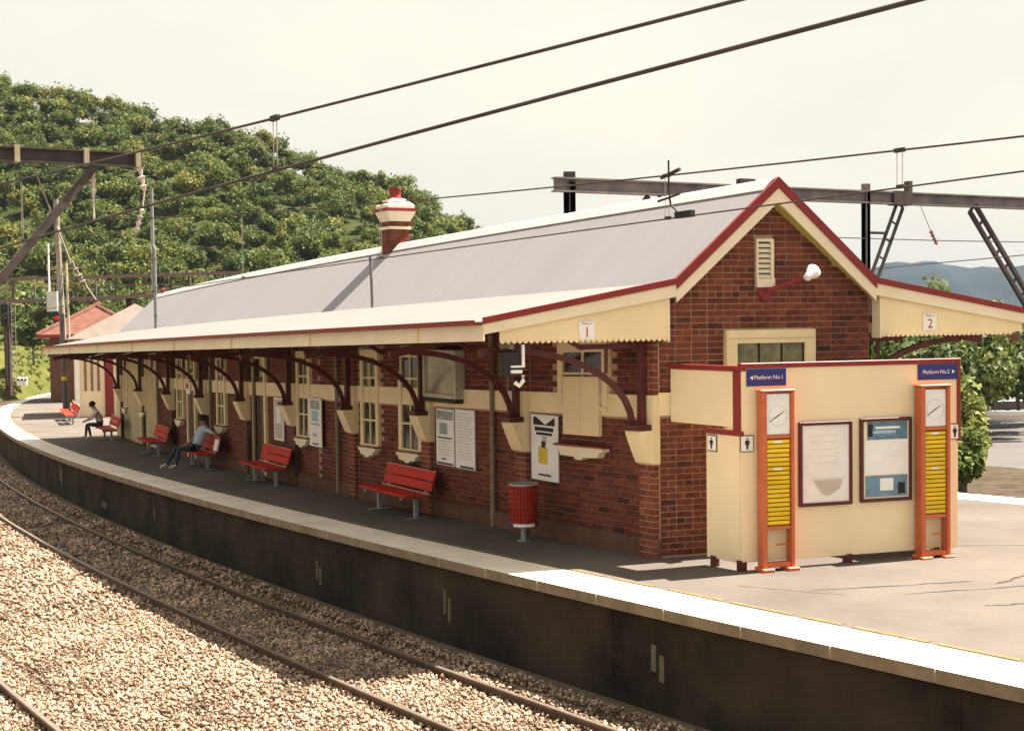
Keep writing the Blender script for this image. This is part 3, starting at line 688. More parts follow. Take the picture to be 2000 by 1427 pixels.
# vents rising from the roof
mb = MB(); p = BL(23.25, -1.5, 3.76); mb.tube([p, (p[0] - .01, p[1], p[2] + .5), (p[0] - .03, p[1], p[2] + 1.0)], .03, 8); mb.build('vent_pipe', STEELG, SB, world=True)
mb = MB(); p = BL(41.6, -1.47, 3.76); mb.tube([p, (p[0], p[1], p[2] + 2.5), (p[0] - .05, p[1], p[2] + 2.65), (p[0] - .05, p[1], p[2] + 4.4)], .055, 8)
for h in (.4, 1.3, 2.2): mb.lathe([(.075, h), (.075, h + .05)], 8, 0, p)
mb.build('vent_pipe', mat('pale_grey_pipe', (.20, .20, .195), .6, .12, 5), SB, world=True)
mb = MB(); mb.lathe([(.07, 5.15), (.10, 5.28), (.05, 5.36)], 8, 0, Vector(BL(48.4, 0, 0))); mb.build('finial', BARGER, SB, world=True)
# ================================================================== TOILET SCREEN at the near end
SC = root('privacy_screen', 'buff panelled privacy screen with maroon trim in front of the gable end', 'screen', ME)
SLEN, SH = 3.2287, 2.6585
t2 = Vector(BL(13, -2, 0)) - Vector(BL(12, -2, 0)); ta = math.atan2(t2.y, t2.x) - SANG   # side panel direction in local frame
MS = Matrix.Rotation(ta, 4, 'Z')                          # local x along the side panel, starting at the corner
mb = MB(); mb.bevbox(.0, SLEN, 0, .05, .115, 2.60, .004); mb.build('front_panel', SCREEN, SC)
mb = MB(); mb.bevbox(.045, .685, -.05, 0, .10, 1.735, .004, 0, MS); mb.build('side_panel', SCREEN, SC)
mb = MB(); mb.bevbox(.15, 1.42, -.05, 0, 1.84, 2.56, .004, 0, MS); mb.build('side_panel', SCREEN, SC)
MR = T4(SLEN, 0, 0) @ MS
mb = MB(); mb.bevbox(.05, 1.2, 0, .05, .1, 2.58, .004, 0, MR); mb.build('side_panel', SCREEN, SC)
mb = MB(); mb.bevbox(-.01, SLEN + .03, -.025, .075, 2.60, 2.665, .006); mb.build('top_rail', BARGER, SC)
mb = MB(); mb.bevbox(-.02, 1.45, -.075, .02, 2.562, 2.63, .006, 0, MS); mb.build('top_rail', BARGER, SC)
mb = MB(); mb.bevbox(.0, .145, -.06, .015, 1.80, 2.56, .006, 0, MS); mb.build('corner_post', MAROON, SC)
mb = MB(); mb.bevbox(-.01, .70, -.065, .015, 1.735, 1.80, .006, 0, MS); mb.build('step_rail', MAROON, SC)
mb = MB(); mb.bevbox(SLEN - .02, SLEN + .035, -.02, .06, 1.55, 2.60, .006); mb.build('edge_post', MAROON, SC)
for x, y in ((.02, .0), (1.56, .0), (2.9, .0)):
    mb = MB(); mb.bevbox(x - .055, x + .055, y, y + .09, -.03, .14, .006); mb.build('leg', DMAROON, SC)
mb = MB(); mb.bevbox(.5, .6, -.06, .02, -.03, .13, .006, 0, MS); mb.build('leg', DMAROON, SC)
def fpx(x, y, z): return EL(x, y, z)
def on_front(x0, z0, y=0.): return ME @ T4(x0, y, z0)
# blue direction signs
for lab, x0, x1, z0, z1, txt, arrow in (('small blue sign lettered platform 1 at the top left of the screen', .075, .635, 2.37, 2.588, 'Platform No.1', -1), ('small blue sign lettered platform 2 at the top right of the screen', 2.60, 3.205, 2.385, 2.592, 'Platform No.2', 1)):
    M0 = on_front((x0 + x1) / 2, (z0 + z1) / 2, -.012); hw, hh = (x1 - x0) / 2, (z1 - z0) / 2
    r = root('direction_sign', lab, 'sign', M0)
    mb = MB(); mb.bevbox(-hw, hw, -.01, .01, -hh, hh, .003); mb.build('sign_plate', NAVY, r)
    mb = text_mb(txt, .072, lambda a, b: (a + .03 * -arrow, -.0125, b)); ax = (hw - .04) * arrow
    mb.add([(ax, -.0125, 0), (ax - .045 * arrow, -.0125, .026), (ax - .045 * arrow, -.0125, -.026)], [(0, 1, 2)]); mb.build('sign_lettering', WHITE, r)
# destination indicator boards
def indicator(lab, x0, x1, ztop, zbox, xc0, xc1, zc0, zc1):
    M0 = on_front((x0 + x1) / 2, 0, -.14); h = (x1 - x0) / 2; xm = (x0 + x1) / 2
    r = root('destination_board', lab, 'indicator board', M0)
    for sg in (-1, 1):
        mb = MB(); a, b = (-h, -h + .065) if sg < 0 else (h - .05, h); mb.bevbox(a, b, -.05, .11, .02, ztop, .008); mb.build('post', ORANGE, r)
        mb = MB(); mb.bevbox(sg * (h - .05) - .085, sg * (h - .05) + .085, -.12, .13, 0, .06, .01); mb.build('foot', ORANGE, r)
    mb = MB(); mb.bevbox(-h + .066, h - .051, -.03, .09, .06, .12, .006); mb.build('bottom_rail', ORANGE, r)
    mb = MB(); mb.bevbox(-h - .02, h + .005, -.06, .115, ztop + .001, ztop + .03, .008); mb.build('top_cap', ORANGE, r)
    mb = MB(); mb.box(-h + .065, h - .05, .02, .09, zbox - .05, ztop, 0); mb.build('back_board', ORANGE, r)
    mb = MB(); mb.bevbox(-h + .066, h - .051, -.03, .02, zbox - .06, zbox - .012, .006); mb.build('box_rail', ORANGE, r)
    mb = MB(); mb.bevbox(-h + .066, h - .051, -.03, .02, zc0 - .05, zc0 - .002, .006); mb.build('box_rail', ORANGE, r)
    a, b = -h + .07, h - .055; cm = (a + b) / 2; cz = (zc0 + zc1) / 2 - .02
    mb = MB(); mb.bevbox(a, b, -.015, .02, zc0, zc1, .004); face = mb.build('clock_face', WHITE, r)
    mb = MB(); rr = .13
    n = 28; mb.add([(cm + rr * math.cos(2 * math.pi * i / n) * q, -.0165, cz + rr * math.sin(2 * math.pi * i / n) * q) for i in range(n) for q in (.985, 1.015)], [(2 * i, 2 * i + 1, (2 * i + 3) % (2 * n), (2 * i + 2) % (2 * n)) for i in range(n)])
    mb.build('clock_ring', mat('grey_print', (.32, .30, .28), .6, .1, 4), face)
    mb = MB()
    for ang, ln, w_ in ((R(32), .105, .007), (R(212), .15, .008)):
        ux, uz = math.cos(ang), math.sin(ang); mb.add([(cm - uz * w_, -.018, cz + ux * w_), (cm + uz * w_, -.018, cz - ux * w_), (cm + ux * ln + uz * w_ * .5, -.018, cz + uz * ln - ux * w_ * .5), (cm + ux * ln - uz * w_ * .5, -.018, cz + uz * ln + ux * w_ * .5)], [(0, 1, 2, 3)])
    mb.build('clock_hand', BLK, face)
    zt = zc0 - .06; n = 19; st = (zt - zbox) / n
    mb = MB(); mb.box(a, b, .006, .02, zbox, zt); mb.build('slat_backing', DARK, r)
    sm = MB(); sm.bevbox(a + .006, b - .006, -.022, .005, .004, st - .008, .004); first = sm.build('name_slat', YSLAT, r); first.matrix_local = T4(0, 0, zbox)
    for i in range(1, n): child_copy(first, r, T4(random.uniform(-.004, .004), random.uniform(-.004, .002), zbox + i * st))
    for i in (n - 1, random.randint(6, 12)):
        mb = MB(); mb.box(-.06, .06, -.0245, -.0225, zbox + i * st + .012, zbox + i * st + st - .022); mb.build('slat_label', PAPER, r)
    mb = MB(); mb.tube([(h - .24, .02, .34), (h - .08, .02, .34)], .012, 6); mb.tube([(-h - .04, .02, .30), (-h + .02, .02, .30)], .012, 6); mb.build('latch', ORANGE, r)
indicator('orange destination board with clock face, left of the two poster frames', .205, .665, 2.30, .60, 0, 0, 1.755, 2.275)
indicator('orange destination board with clock face, right of the two poster frames', 2.535, 2.985, 2.30, .62, 0, 0, 1.775, 2.265)
# framed notices
def notice(lab, x0, x1, z0, z1, kind):
    M0 = on_front((x0 + x1) / 2, (z0 + z1) / 2, -.03); hw, hh = (x1 - x0) / 2, (z1 - z0) / 2
    r = root('poster_frame', lab, 'poster frame', M0); t = .045
    mb = MB()
    for a, b, c, d in ((-hw, -hw + t, -hh, hh), (hw - t, hw, -hh, hh), (-hw + t, hw - t, hh - t, hh), (-hw + t, hw - t, -hh, -hh + t)): mb.bevbox(a, b, -.02, .03, c, d, .006)
    mb.build('frame', DMAROON, r)
    a, b = hw - t, hh - t
    mb = MB(); mb.box(-a, a, .0, .02, -b, b); mb.build('backing', CREAMB if kind else PINKP, r)
    mb = MB(); y = -.003
    def q(x0, x1, z0, z1, mi, dy=0): mb.box(x0, x1, y - dy, y + .002 - dy, z0, z1, mi)
    if kind == 0:
        q(-a + .02, a - .02, -b + .02, b - .03, 0); q(-a + .10, a - .06, -b + .30, -b + .315, 1, .003)
        mb.add([(-a + .15, y - .004, -b + .29), (a - .1, y - .004, -b + .29), (a - .14, y - .004, -b + .17), (a - .30, y - .004, -b + .08), (-a + .3, y - .004, -b + .1)], [(0, 1, 2, 3, 4)], 2)
        for i in range(5): q(-a + .12, a - .14 - .05 * random.random(), b - .14 - i * .09, b - .125 - i * .09, 1, .003)
        mb.build('notice_sheet', [PINKP, mat('faint_print', (.68, .63, .59), .6, .1, 5), TANP], r)
    else:
        q(-a + .06, a - .02, b - .24, b - .005, 0); q(-a + .02, a - .01, -b + .31, b - .245, 2); q(-a + .03, a - .02, -b + .02, -b + .30, 1)
        q(-a + .18, a - .14, b - .10, b - .07, 2, .003); q(-a + .14, a - .2, b - .16, b - .12, 3, .003); q(-a + .25, -a + .45, -b + .10, -b + .26, 2, .003); q(-a + .52, a - .06, -b + .05, -b + .2, 4, .003); q(-a + .07, -a + .14, b - .2, b - .04, 4, .003)
        mb.build('notice_sheet', [BLUEP, mat('steel_blue_print', (.14, .24, .33), .5, .25, 8), PAPER, LBLUE, DARK], r)
notice('maroon framed notice with a faded pale sheet, beside the left destination board', .81, 1.588, .79, 1.885, 0)
notice('maroon framed notice with blue and white sheets, beside the right destination board', 1.71, 2.487, .80, 1.905, 1)
# pictogram signs
def wc(lab, M0, hw=.085, hh=.095):
    r = root('toilet_sign', lab, 'sign', M0)
    mb = MB(); mb.bevbox(-hw, hw, -.008, .004, -hh, hh, .003); mb.build('sign_plate', WHITE, r)
    mb = MB(); mb.bevbox(-hw - .012, hw + .012, -.004, .006, -hh - .012, hh + .012, .003); mb.build('sign_border', DMAROON, r)
    mb = MB(); y = -.0105; k = hh / .095
    mb.add([(.014 * math.cos(t) * k, y, (.062 + .014 * math.sin(t)) * k) for t in np.linspace(0, 2 * math.pi, 10)[:-1]], [tuple(range(9))])
    mb.add([(x * k, y, z * k) for x, z in ((-.03, .042), (.03, .042), (.034, -.01), (.022, -.01), (.02, .02), (.016, -.075), (.003, -.075), (0, -.02), (-.003, -.075), (-.016, -.075), (-.02, .02), (-.022, -.01), (-.034, -.01))], [tuple(range(13))]); mb.build('pictogram', BLK, r)
wc('white toilet pictogram sign on the front of the screen by its left corner', on_front(.075, 1.64, -.012))
wc('white toilet pictogram sign at the right edge of the screen front', on_front(3.165, 1.68, -.012), .062)
wc('white toilet pictogram sign on the narrow side panel of the screen', ME @ MS @ T4(.555, .012, 1.61) @ Matrix.Rotation(math.pi, 4, 'Z'))
# platform number plates on the valances
for lab, x, z, n in (('white plate with a red number 1 on the left valance', -1.62, 3.10, '1'), ('white plate with a red number 2 on the right valance', 3.638, 3.145, '2')):
    M0 = ME @ T4(x, BY0 + .04, z); r = root('platform_number_plate', lab, 'sign', M0)
    mb = MB(); mb.bevbox(-.11, .11, -.008, .008, -.12, .12, .003); mb.build('sign_plate', WHITE, r)
    text_mb(n, .19, lambda a, b: (a, -.0105, b - .03)).build('number', REDTXT, r)
    text_mb('Platform', .042, lambda a, b: (a, -.0105, b + .09)).build('sign_lettering', NAVY, r)
# gable flood lamp on a red bracket
M0 = ME @ T4(1.12, WD, 3.56); r = root('flood_lamp', 'white flood lamp on a red bracket under the gable vent', 'lamp', M0)
mb = MB(); mb.add([(-.16, -.02, .08), (.12, -.02, .08), (.03, -.02, -.09), (-.06, -.02, -.09), (-.16, .0, .08), (.12, .0, .08), (.03, 0, -.09), (-.06, 0, -.09)], [(0, 1, 2, 3), (7, 6, 5, 4), (0, 4, 5, 1), (1, 5, 6, 2), (2, 6, 7, 3), (3, 7, 4, 0)]); mb.bar((.0, -.03, .05), (.42, -.28, .22), .05, .05); mb.build('bracket', BARGER, r)
ML = T4(.52, -.32, .27) @ Matrix.Rotation(R(28), 4, 'Z') @ Matrix.Rotation(R(62), 4, 'Y') @ Matrix.Scale(.72, 4)
mb = MB(); mb.lathe([(.05, -.17), (.075, -.15), (.085, -.02), (.13, .05), (.145, .13), (.13, .13), (.12, .12)], 14, 0, (0, 0, 0), ML); mb.build('lamp_housing', WHITE, r, smooth=True)
mb = MB(); mb.lathe([(.128, .125), (.09, .165), (.03, .18), (.005, .182)], 14, 0, (0, 0, 0), ML); mb.build('lamp_lens', mat('lamp_glass', (.50, .47, .43), .1, .1, 8, spec=.6), r, smooth=True)
# loudspeaker and camera cluster below the left canopy corner
M0 = ME @ T4(-2.63, WD - .05, 2.93); r = root('loudspeaker_unit', 'dark loudspeaker unit with white brackets hanging at the left canopy corner', 'loudspeaker', M0)
mb = MB(); mb.bevbox(-.15, .10, -.10, .12, -.42, -.08, .02); mb.build('body', DARK, r)
mb = MB(); mb.lathe([(.03, .12), (.05, .0), (.11, -.08), (.118, -.1), (.10, -.1), (.04, -.02)], 14, 0, (0, 0, 0), T4(-.04, -.06, -.01) @ Matrix.Rotation(R(-78), 4, 'X') @ Matrix.Rotation(math.pi, 4, 'X')); mb.build('horn', mat('brown_horn', (.16, .12, .07), .5, .2, 5), r, smooth=True)
mb = MB()
for a, b, c, d in ((.115, .155, -.30, .0), (-.04, .115, -.30, -.272), (-.04, .12, -.375, -.33)): mb.bevbox(a, b, -.12, -.06, c, d, .008)
mb.tube([(.135, -.09, -.40), (.135, -.09, -.47), (.08, -.09, -.54), (.02, -.09, -.49)], .03, 8); mb.build('white_bracket', WHITE, r)
mb = MB(); mb.tube([(-.04, 0, -.08), (-.04, .02, .28)], .02, 6); mb.tube([(-.05, 0, -.42), (-.05, 0, -.62)], .015, 6); mb.build('hanger', STEEL, r)
M0 = ME @ T4(5.17, WD - .1, 2.98); r = root('platform_lamp', 'small brown lamp at the end of the right canopy valance', 'lamp', M0)
mb = MB(); mb.lathe([(.03, .1), (.08, .02), (.13, -.1), (.12, -.1), (.03, -.02)], 12, 0, (0, 0, 0), Matrix.Rotation(R(35), 4, 'Y')); mb.build('lamp_shade', mat('bronze_shade', (.14, .09, .05), .5, .2, 6), r, smooth=True)
mb = MB(); mb.tube([(-.18, 0, .1), (-.06, 0, .12), (0, 0, .05)], .03, 6); mb.build('lamp_arm', DARK, r)
# ------------------------------------------------------------------ posters on the platform wall
def poster(lab, s, z0, z1, w_, draw, cat='poster', y=-.03):
    M0 = frame(BL, s, -OW + y, (z0 + z1) / 2); r = root('wall_poster', lab, cat, M0); h = (z1 - z0) / 2
    mb = MB(); mb.bevbox(-w_ / 2, w_ / 2, -.012, .015, -h, h, .003); mb.build('poster_board', WHITE, r)
    mb = MB(); draw(mb, w_ / 2, h); mb.build('poster_print', [BLK, mat('yellow_print', (.62, .45, .05), .6, .1, 6), PAPER, TEALP, REDTXT, TANP, LBLUE], r)
def rq(mb, x0, x1, z0, z1, mi, k=0): mb.add([(x0, -.0145 - k * .001, z0), (x1, -.0145 - k * .001, z0), (x1, -.0145 - k * .001, z1), (x0, -.0145 - k * .001, z1)], [(0, 1, 2, 3)], mi)
def d1(mb, a, b):
    rq(mb, -a * .8, a * .8, b * .68, b * .92, 0); mb.add([(-a * .6, -.0165, b * .93), (a * .75, -.0165, b * .93), (a * .1, -.0165, b * .70)], [(0, 1, 2)], 2)
    rq(mb, -a * .7, a * .7, b * .5, b * .62, 0); rq(mb, -a * .6, a * .6, b * .38, b * .46, 0); rq(mb, -a * .15, a * .2, b * .1, b * .36, 5); rq(mb, -a * .45, a * .25, -b * .5, b * .02, 1); rq(mb, -a * .2, a * .1, b * .0, b * .2, 0, 2); rq(mb, -a * .45, a * .5, -b * .86, -b * .8, 0)
def d2(mb, a, b):
    rq(mb, -a * .9, a * .9, b * .62, b * .93, 3); rq(mb, -a * .6, a * .3, b * .1, b * .5, 3); rq(mb, -a * .8, a * .8, -b * .05, b * .0, 0)
    for i in range(6): rq(mb, -a * .8, a * random.uniform(.3, .85), -b * (.15 + i * .1), -b * (.12 + i * .1), 5)
    rq(mb, -a * .4, a * .1, -b * .8, -b * .74, 4); rq(mb, -a * .9, a * .9, -b * .97, -b * .9, 0)
def d3(mb, a, b):
    for i in range(16): rq(mb, -a * .8, a * random.uniform(.5, .85), b * (.85 - i * .1), b * (.87 - i * .1), 5)
    rq(mb, -a * .5, a * .9, -b * .97, -b * .9, 0)
def d4(mb, a, b):
    rq(mb, -a * .75, a * .75, b * .55, b * .92, 3); rq(mb, -a * .6, a * .5, b * .05, b * .48, 6); rq(mb, -a * .7, a * .7, -b * .1, -b * .04, 3)
    rq(mb, -a * .4, a * .3, -b * .6, -b * .45, 5); rq(mb, -a * .5, a * .5, -b * .92, -b * .86, 0)
def d5(mb, a, b): rq(mb, -a * .8, a * .8, -b * .9, b * .9, 5); rq(mb, -a * .5, a * .5, -b * .2, b * .6, 2, 1)
poster('white poster with black heading and yellow figure, by the red bin', 16.77, .87, 1.885, .76, d1)
poster('tall timetable sheet with grey pictures, left of a matching pair', 20.0, .90, 1.885, .66, d2)
poster('tall timetable sheet with fine print, right of a matching pair', 19.28, .88, 1.89, .68, d3)
poster('narrow white poster with teal picture between two windows', 25.9, .92, 1.94, .70, d4, y=-.09)
poster('narrow pale poster on the wall above the second red bench', 28.4, .92, 1.9, .66, d5)
M0 = frame(BL, 19.93, -OW - .14, 2.50); r = root('notice_case', 'cream framed glazed notice case hung above the paired timetables', 'notice case', M0)
mb = MB(); hw, hh = .62, .42
for a, b, c, d in ((-hw, -hw + .08, -hh, hh), (hw - .08, hw, -hh, hh), (-hw + .08, hw - .08, hh - .08, hh), (-hw + .08, hw - .08, -hh, -hh + .08)): mb.bevbox(a, b, -.05, .14, c, d, .008)
mb.build('frame', mat('grey_cream_frame', (.42, .39, .30), .5, .1, 4), r)
mb = MB(); mb.box(-hw + .08, hw - .08, -.01, .02, -hh + .08, hh - .08); mb.build('glass', CASEG, r)
mb = MB(); mb.bevbox(-hw, hw, -.07, .14, -hh - .07, -hh - .001, .01); mb.build('ledge', DARK, r)
# small fittings on the wall
M0 = frame(BL, 35.2, -OW - .35, 2.02); r = root('hanging_sign', 'small red and white sign projecting from the shaded wall', 'sign', M0)
mb = MB(); mb.bevbox(-.22, .22, -.02, .02, -.16, .16, .005); mb.build('sign_plate', WHITE, r)
mb = MB(); mb.box(-.2, .1, -.025, -.021, -.02, .12); mb.build('sign_band', REDTXT, r)
mb = MB(); mb.tube([(.0, .0, .16), (0, .3, .2)], .015, 6); mb.build('sign_arm', STEEL, r)
# ------------------------------------------------------------------ benches
def make_bench(M0, lab, seats=1.75):
    r = root('platform_bench', lab, 'bench', M0, 'red benches along the near platform'); h = seats / 2
    for i, (y0, y1, z) in enumerate(((-.52, -.29, .405), (-.27, -.05, .39))):
        mb = MB(); mb.bevbox(-h, h, y0, y1, z, z + .04, .012); o = mb.build('seat_board', RED, r)
    e = MB(); e.bevbox(-h + .01, h - .01, -.055, -.03, .43, .455, .008); e.build('seat_rear_highlight', REDL, r)  # pale strip painted as a highlight along the seat
    for z0, z1, y in ((.48, .642, .0), (.648, .815, .046)):
        mb = MB(); T = T4(0, y, 0) @ T4(0, 0, z0) @ Matrix.Rotation(R(-16), 4, 'X') @ T4(0, 0, -z0); mb.bevbox(-h, h, -.02, .02, z0, z1, .012, 0, T); mb.build('back_board', RED, r)
    e = MB(); T = T4(0, .045, 0) @ T4(0, 0, .655) @ Matrix.Rotation(R(-16), 4, 'X') @ T4(0, 0, -.655); e.bevbox(-h + .005, h - .005, -.024, .022, .815, .835, .008, 0, T); e.build('back_top_highlight', REDL, r)  # pale strip painted as the lit top rim of the back
    for sx in (-1, 1):
        x = sx * (h - .22); mb = MB(); mb.bar((x, -.2, 0), (x, -.2, .36), .07, .07); mb.bar((x, -.5, .37), (x, .0, .37), .05, .04); mb.bar((x, -.03, .37), (x, .12, .76), .05, .035); mb.bar((x, -.42, .01), (x, .02, .01), .09, .02); mb.build('leg', GALV, r)
    return r
make_bench(frame(BL, 20.95, -1.92), 'red bench below the paired timetables, nearest to the red bin', 1.95)
make_bench(frame(BL, 27.95, -1.92), 'empty red bench second from the red bin', 1.9)
make_bench(frame(BL, 33.3, -1.95), 'red bench with a man in a blue shirt seated on it', 1.9)
make_bench(frame(BL, 38.9, -1.95), 'empty red bench against the cream painted wall', 1.9)
make_bench(frame(BL, 46.9, -2.05), 'red bench under the far end of the canopy with a person seated', 2.2)
make_bench(frame(BL, 60.2, -2.2), 'sunlit red bench just beyond the end of the canopy', 2.6)
make_bench(frame(BL, 63.8, -2.2), 'sunlit red bench farthest along the platform', 2.6)
mb = MB(); M0 = frame(BL, 32.5, -1.97, .46); mb.bevbox(-.16, .16, -.02, .03, 0, .3, .01); o = mb.build('paper_bag', PAPER, M=M0); o.matrix_world = M0 @ Matrix.Rotation(R(-14), 4, 'X'); tag(o, 'white paper leaning on the bench back beside the man', 'paper')
# ------------------------------------------------------------------ litter bin
M0 = frame(BL, 16.62, -2.12); r = root('litter_bin', 'red perforated round litter bin on a grey post', 'litter bin', M0)
mb = MB(); n = 26; z0, z1, rr = .30, .86, .215; rows = 7
for i in range(n):                                                   # expanded metal: vertical ribs plus hoops
    t = 2 * math.pi * i / n; mb.box(-.014, .014, rr - .006, rr + .004, z0, z1, 0, Matrix.Rotation(t, 4, 'Z'))
for j in range(rows + 1):
    z = z0 + (z1 - z0) * j / rows; mb.lathe([(rr - .005, z - .016), (rr + .006, z - .016), (rr + .006, z + .016), (rr - .005, z + .016)], n, 0)
mb.build('basket', mat('dark_red_basket', (.27, .022, .012), .6, .15, 5, spec=.2), r)
mb = MB(); mb.lathe([(rr - .02, z0), (rr - .012, z1 - .02)], 20, 0); mb.build('liner', mat('liner_dark_red', (.20, .02, .012), .6, .2, 8), r)
mb = MB(); mb.lathe([(rr - .03, .855), (rr + .012, .855), (rr + .012, .88), (rr - .03, .88)], 24, 0); mb.build('rim', GALV, r)
mb = MB(); mb.lathe([(rr - .03, .235), (rr + .008, .24), (rr + .012, .285), (rr - .01, .285)], 24, 0)
for i in range(len(mb.f)): mb.m[i] = 1 if (i % 24) in (19, 20, 21, 22, 23, 0) else 0
mb.build('base_band', [SIGNBLUE, WHITE], r)
mb = MB(); mb.lathe([(.10, 0), (.10, .015), (.045, .02), (.045, .24)], 12, 0); mb.build('post', GALV, r)
# ------------------------------------------------------------------ people
def person(name, lab, M0, J, shirt):
    """J: joint dict in the local frame (x right, y into wall, z up)"""
    r = root(name, lab, 'person', M0)
    E_ = [('pel', 'chest'), ('chest', 'neck'), ('neck', 'head'), ('head', 'crown')]
    for k in 'lr':
        E_ += [('chest', 'sh' + k), ('sh' + k, 'el' + k), ('el' + k, 'wr' + k), ('wr' + k, 'ha' + k), ('pel', 'hip' + k), ('hip' + k, 'kn' + k), ('kn' + k, 'an' + k), ('an' + k, 'to' + k)]
    rad = dict(pel=.135, chest=.145, neck=.055, head=.092, crown=.07, sh=.07, el=.045, wr=.032, ha=.038, hip=.095, kn=.062, an=.042, to=.035)
    J = dict(J)
    for k in 'lr':
        w_, h_ = Vector(J['wr' + k]), Vector(J['ha' + k]); d_ = (h_ - w_).normalized(); sd_ = d_.cross(Vector((0, 0, 1))); sd_ = Vector((1, 0, 0)) if sd_.length < .1 else sd_.normalized()
        for q in range(5):
            off = (q - 1.5) * .019 if q < 4 else -.055; ln = (.05, .06, .055, .045, .03)[q]
            a = 'f%d%s' % (q, k); J[a] = h_ + sd_ * off + d_ * (.02 if q < 4 else -.01); J[a + 't'] = J[a] + d_ * ln + Vector((0, 0, -.012)); rad[a[:2]] = .011
            E_ += [('ha' + k, a), (a, a + 't')]
    names = list(J); idx = {n: i for i, n in enumerate(names)}
    me = bpy.data.meshes.new('body'); me.from_pydata([tuple(J[n]) for n in names], [(idx[a], idx[b]) for a, b in E_], [])
    ob = bpy.data.objects.new('body', me); COL.objects.link(ob)
    ob.modifiers.new('skin', 'SKIN'); 
    sl = me.skin_vertices[0].data
    for n in names:
        key = n if n in rad else n[:-1]
        key = key if key in rad else n[:2]
        sl[idx[n]].radius = (rad[key], rad[key]); sl[idx[n]].use_root = (n == 'pel')
    ss = ob.modifiers.new('sub', 'SUBSURF'); ss.levels = 2; ss.render_levels = 2
    bpy.context.view_layer.update()
    m2 = bpy.data.meshes.new_from_object(ob.evaluated_get(bpy.context.evaluated_depsgraph_get())); bpy.data.objects.remove(ob)
    m2.name = 'body'
    for m_ in (SKIN, shirt, TROUS, SHOE): m2.materials.append(m_)
    segs = [(Vector(J[a]), Vector(J[b]), a, b) for a, b in E_]
    for p in m2.polygons:
        c = p.center; best = None
        for a, b, na, nb_ in segs:
            d_ = b - a; t = max(0, min(1, (c - a).dot(d_) / max(d_.length_squared, 1e-6))); q = (c - a - d_ * t).length
            if best is None or q < best[0]: best = (q, na, nb_, t)
        _, na, nb_, t = best
        p.material_index = 0 if na in ('neck', 'head') or na[:2] in ('wr', 'ha', 'f0', 'f1', 'f2', 'f3', 'f4') else 2 if na[:3] in ('hip',) or na[:2] in ('kn',) or nb_[:3] == 'hip' or (na == 'pel' and t < .15) else 3 if na[:2] == 'an' else 0 if na[:2] == 'el' and t > .25 else 1
        p.use_smooth = True
    bo = bpy.data.objects.new('body', m2); COL.objects.link(bo); bo.parent = r; ROOTM[bo.name] = M0
    hd, cr = Vector(J['head']), Vector(J['crown']); up = (cr - hd).normalized()
    mb = MB(); mb.lathe([(.112, -.03), (.116, .02), (.108, .07), (.08, .115), (.03, .135)], 14, 0); hm = mb.build('hair', HAIR, r, smooth=True)
    hm.matrix_local = T4(*(hd + Vector((0, .02, .02)))) @ up.to_track_quat('Z', 'Y').to_matrix().to_4x4()
    # eyes and nose
    fw = Vector((0, -1, 0)) - up * up.dot(Vector((0, -1, 0))); fw.normalize(); sd_ = up.cross(fw)
    mb = MB()
    for k in (-1, 1): mb.lathe([(.001, -.008), (.012, 0), (.001, .008)], 6, 0, hd + fw * .092 + sd_ * k * .033 + up * .012)
    mb.build('eye', BLK, r)
    mb = MB(); mb.bar(hd + fw * .088 + up * .01, hd + fw * .108 - up * .028, .022, .022); mb.build('nose', SKIN, r)
    return r
def V3(*a): return Vector(a)
person('person', 'seated person in a pale blue shirt and dark trousers, arm along the bench back', frame(BL, 33.2, -2.02), dict(
    pel=V3(0, -.28, .52), chest=V3(.06, -.06, .93), neck=V3(.04, -.04, 1.10), head=V3(.02, -.10, 1.22), crown=V3(.01, -.10, 1.31),
    shl=V3(-.13, -.10, 1.0), ell=V3(-.2, -.22, .76), wrl=V3(-.12, -.44, .62), hal=V3(-.09, -.51, .60), shr=V3(.24, -.04, 1.0), elr=V3(.48, .05, .93), wrr=V3(.70, .06, .92), har=V3(.78, .05, .90),
    hipl=V3(-.10, -.30, .50), knl=V3(-.13, -.74, .55), anl=V3(-.16, -.98, .12), tol=V3(-.17, -1.16, .05), hipr=V3(.10, -.30, .50), knr=V3(.13, -.72, .54), anr=V3(.10, -.80, .11), tor=V3(.09, -.98, .05)), SHIRT)
person('person', 'seated person in a light shirt leaning forward on the bench under the canopy end', frame(BL, 47.6, -2.1), dict(
    pel=V3(0, -.28, .52), chest=V3(-.02, -.42, .92), neck=V3(-.02, -.50, 1.09), head=V3(-.02, -.58, 1.20), crown=V3(-.02, -.62, 1.29),
    shl=V3(-.19, -.44, .98), ell=V3(-.22, -.62, .74), wrl=V3(-.08, -.80, .66), hal=V3(-.03, -.86, .64), shr=V3(.16, -.44, .98), elr=V3(.2, -.62, .74), wrr=V3(.08, -.80, .68), har=V3(.04, -.86, .66),
    hipl=V3(-.10, -.30, .50), knl=V3(-.13, -.76, .53), anl=V3(-.13, -.80, .11), tol=V3(-.13, -.99, .05), hipr=V3(.10, -.30, .50), knr=V3(.12, -.74, .53), anr=V3(.14, -.66, .11), tor=V3(.14, -.85, .05)), SHIRT2)
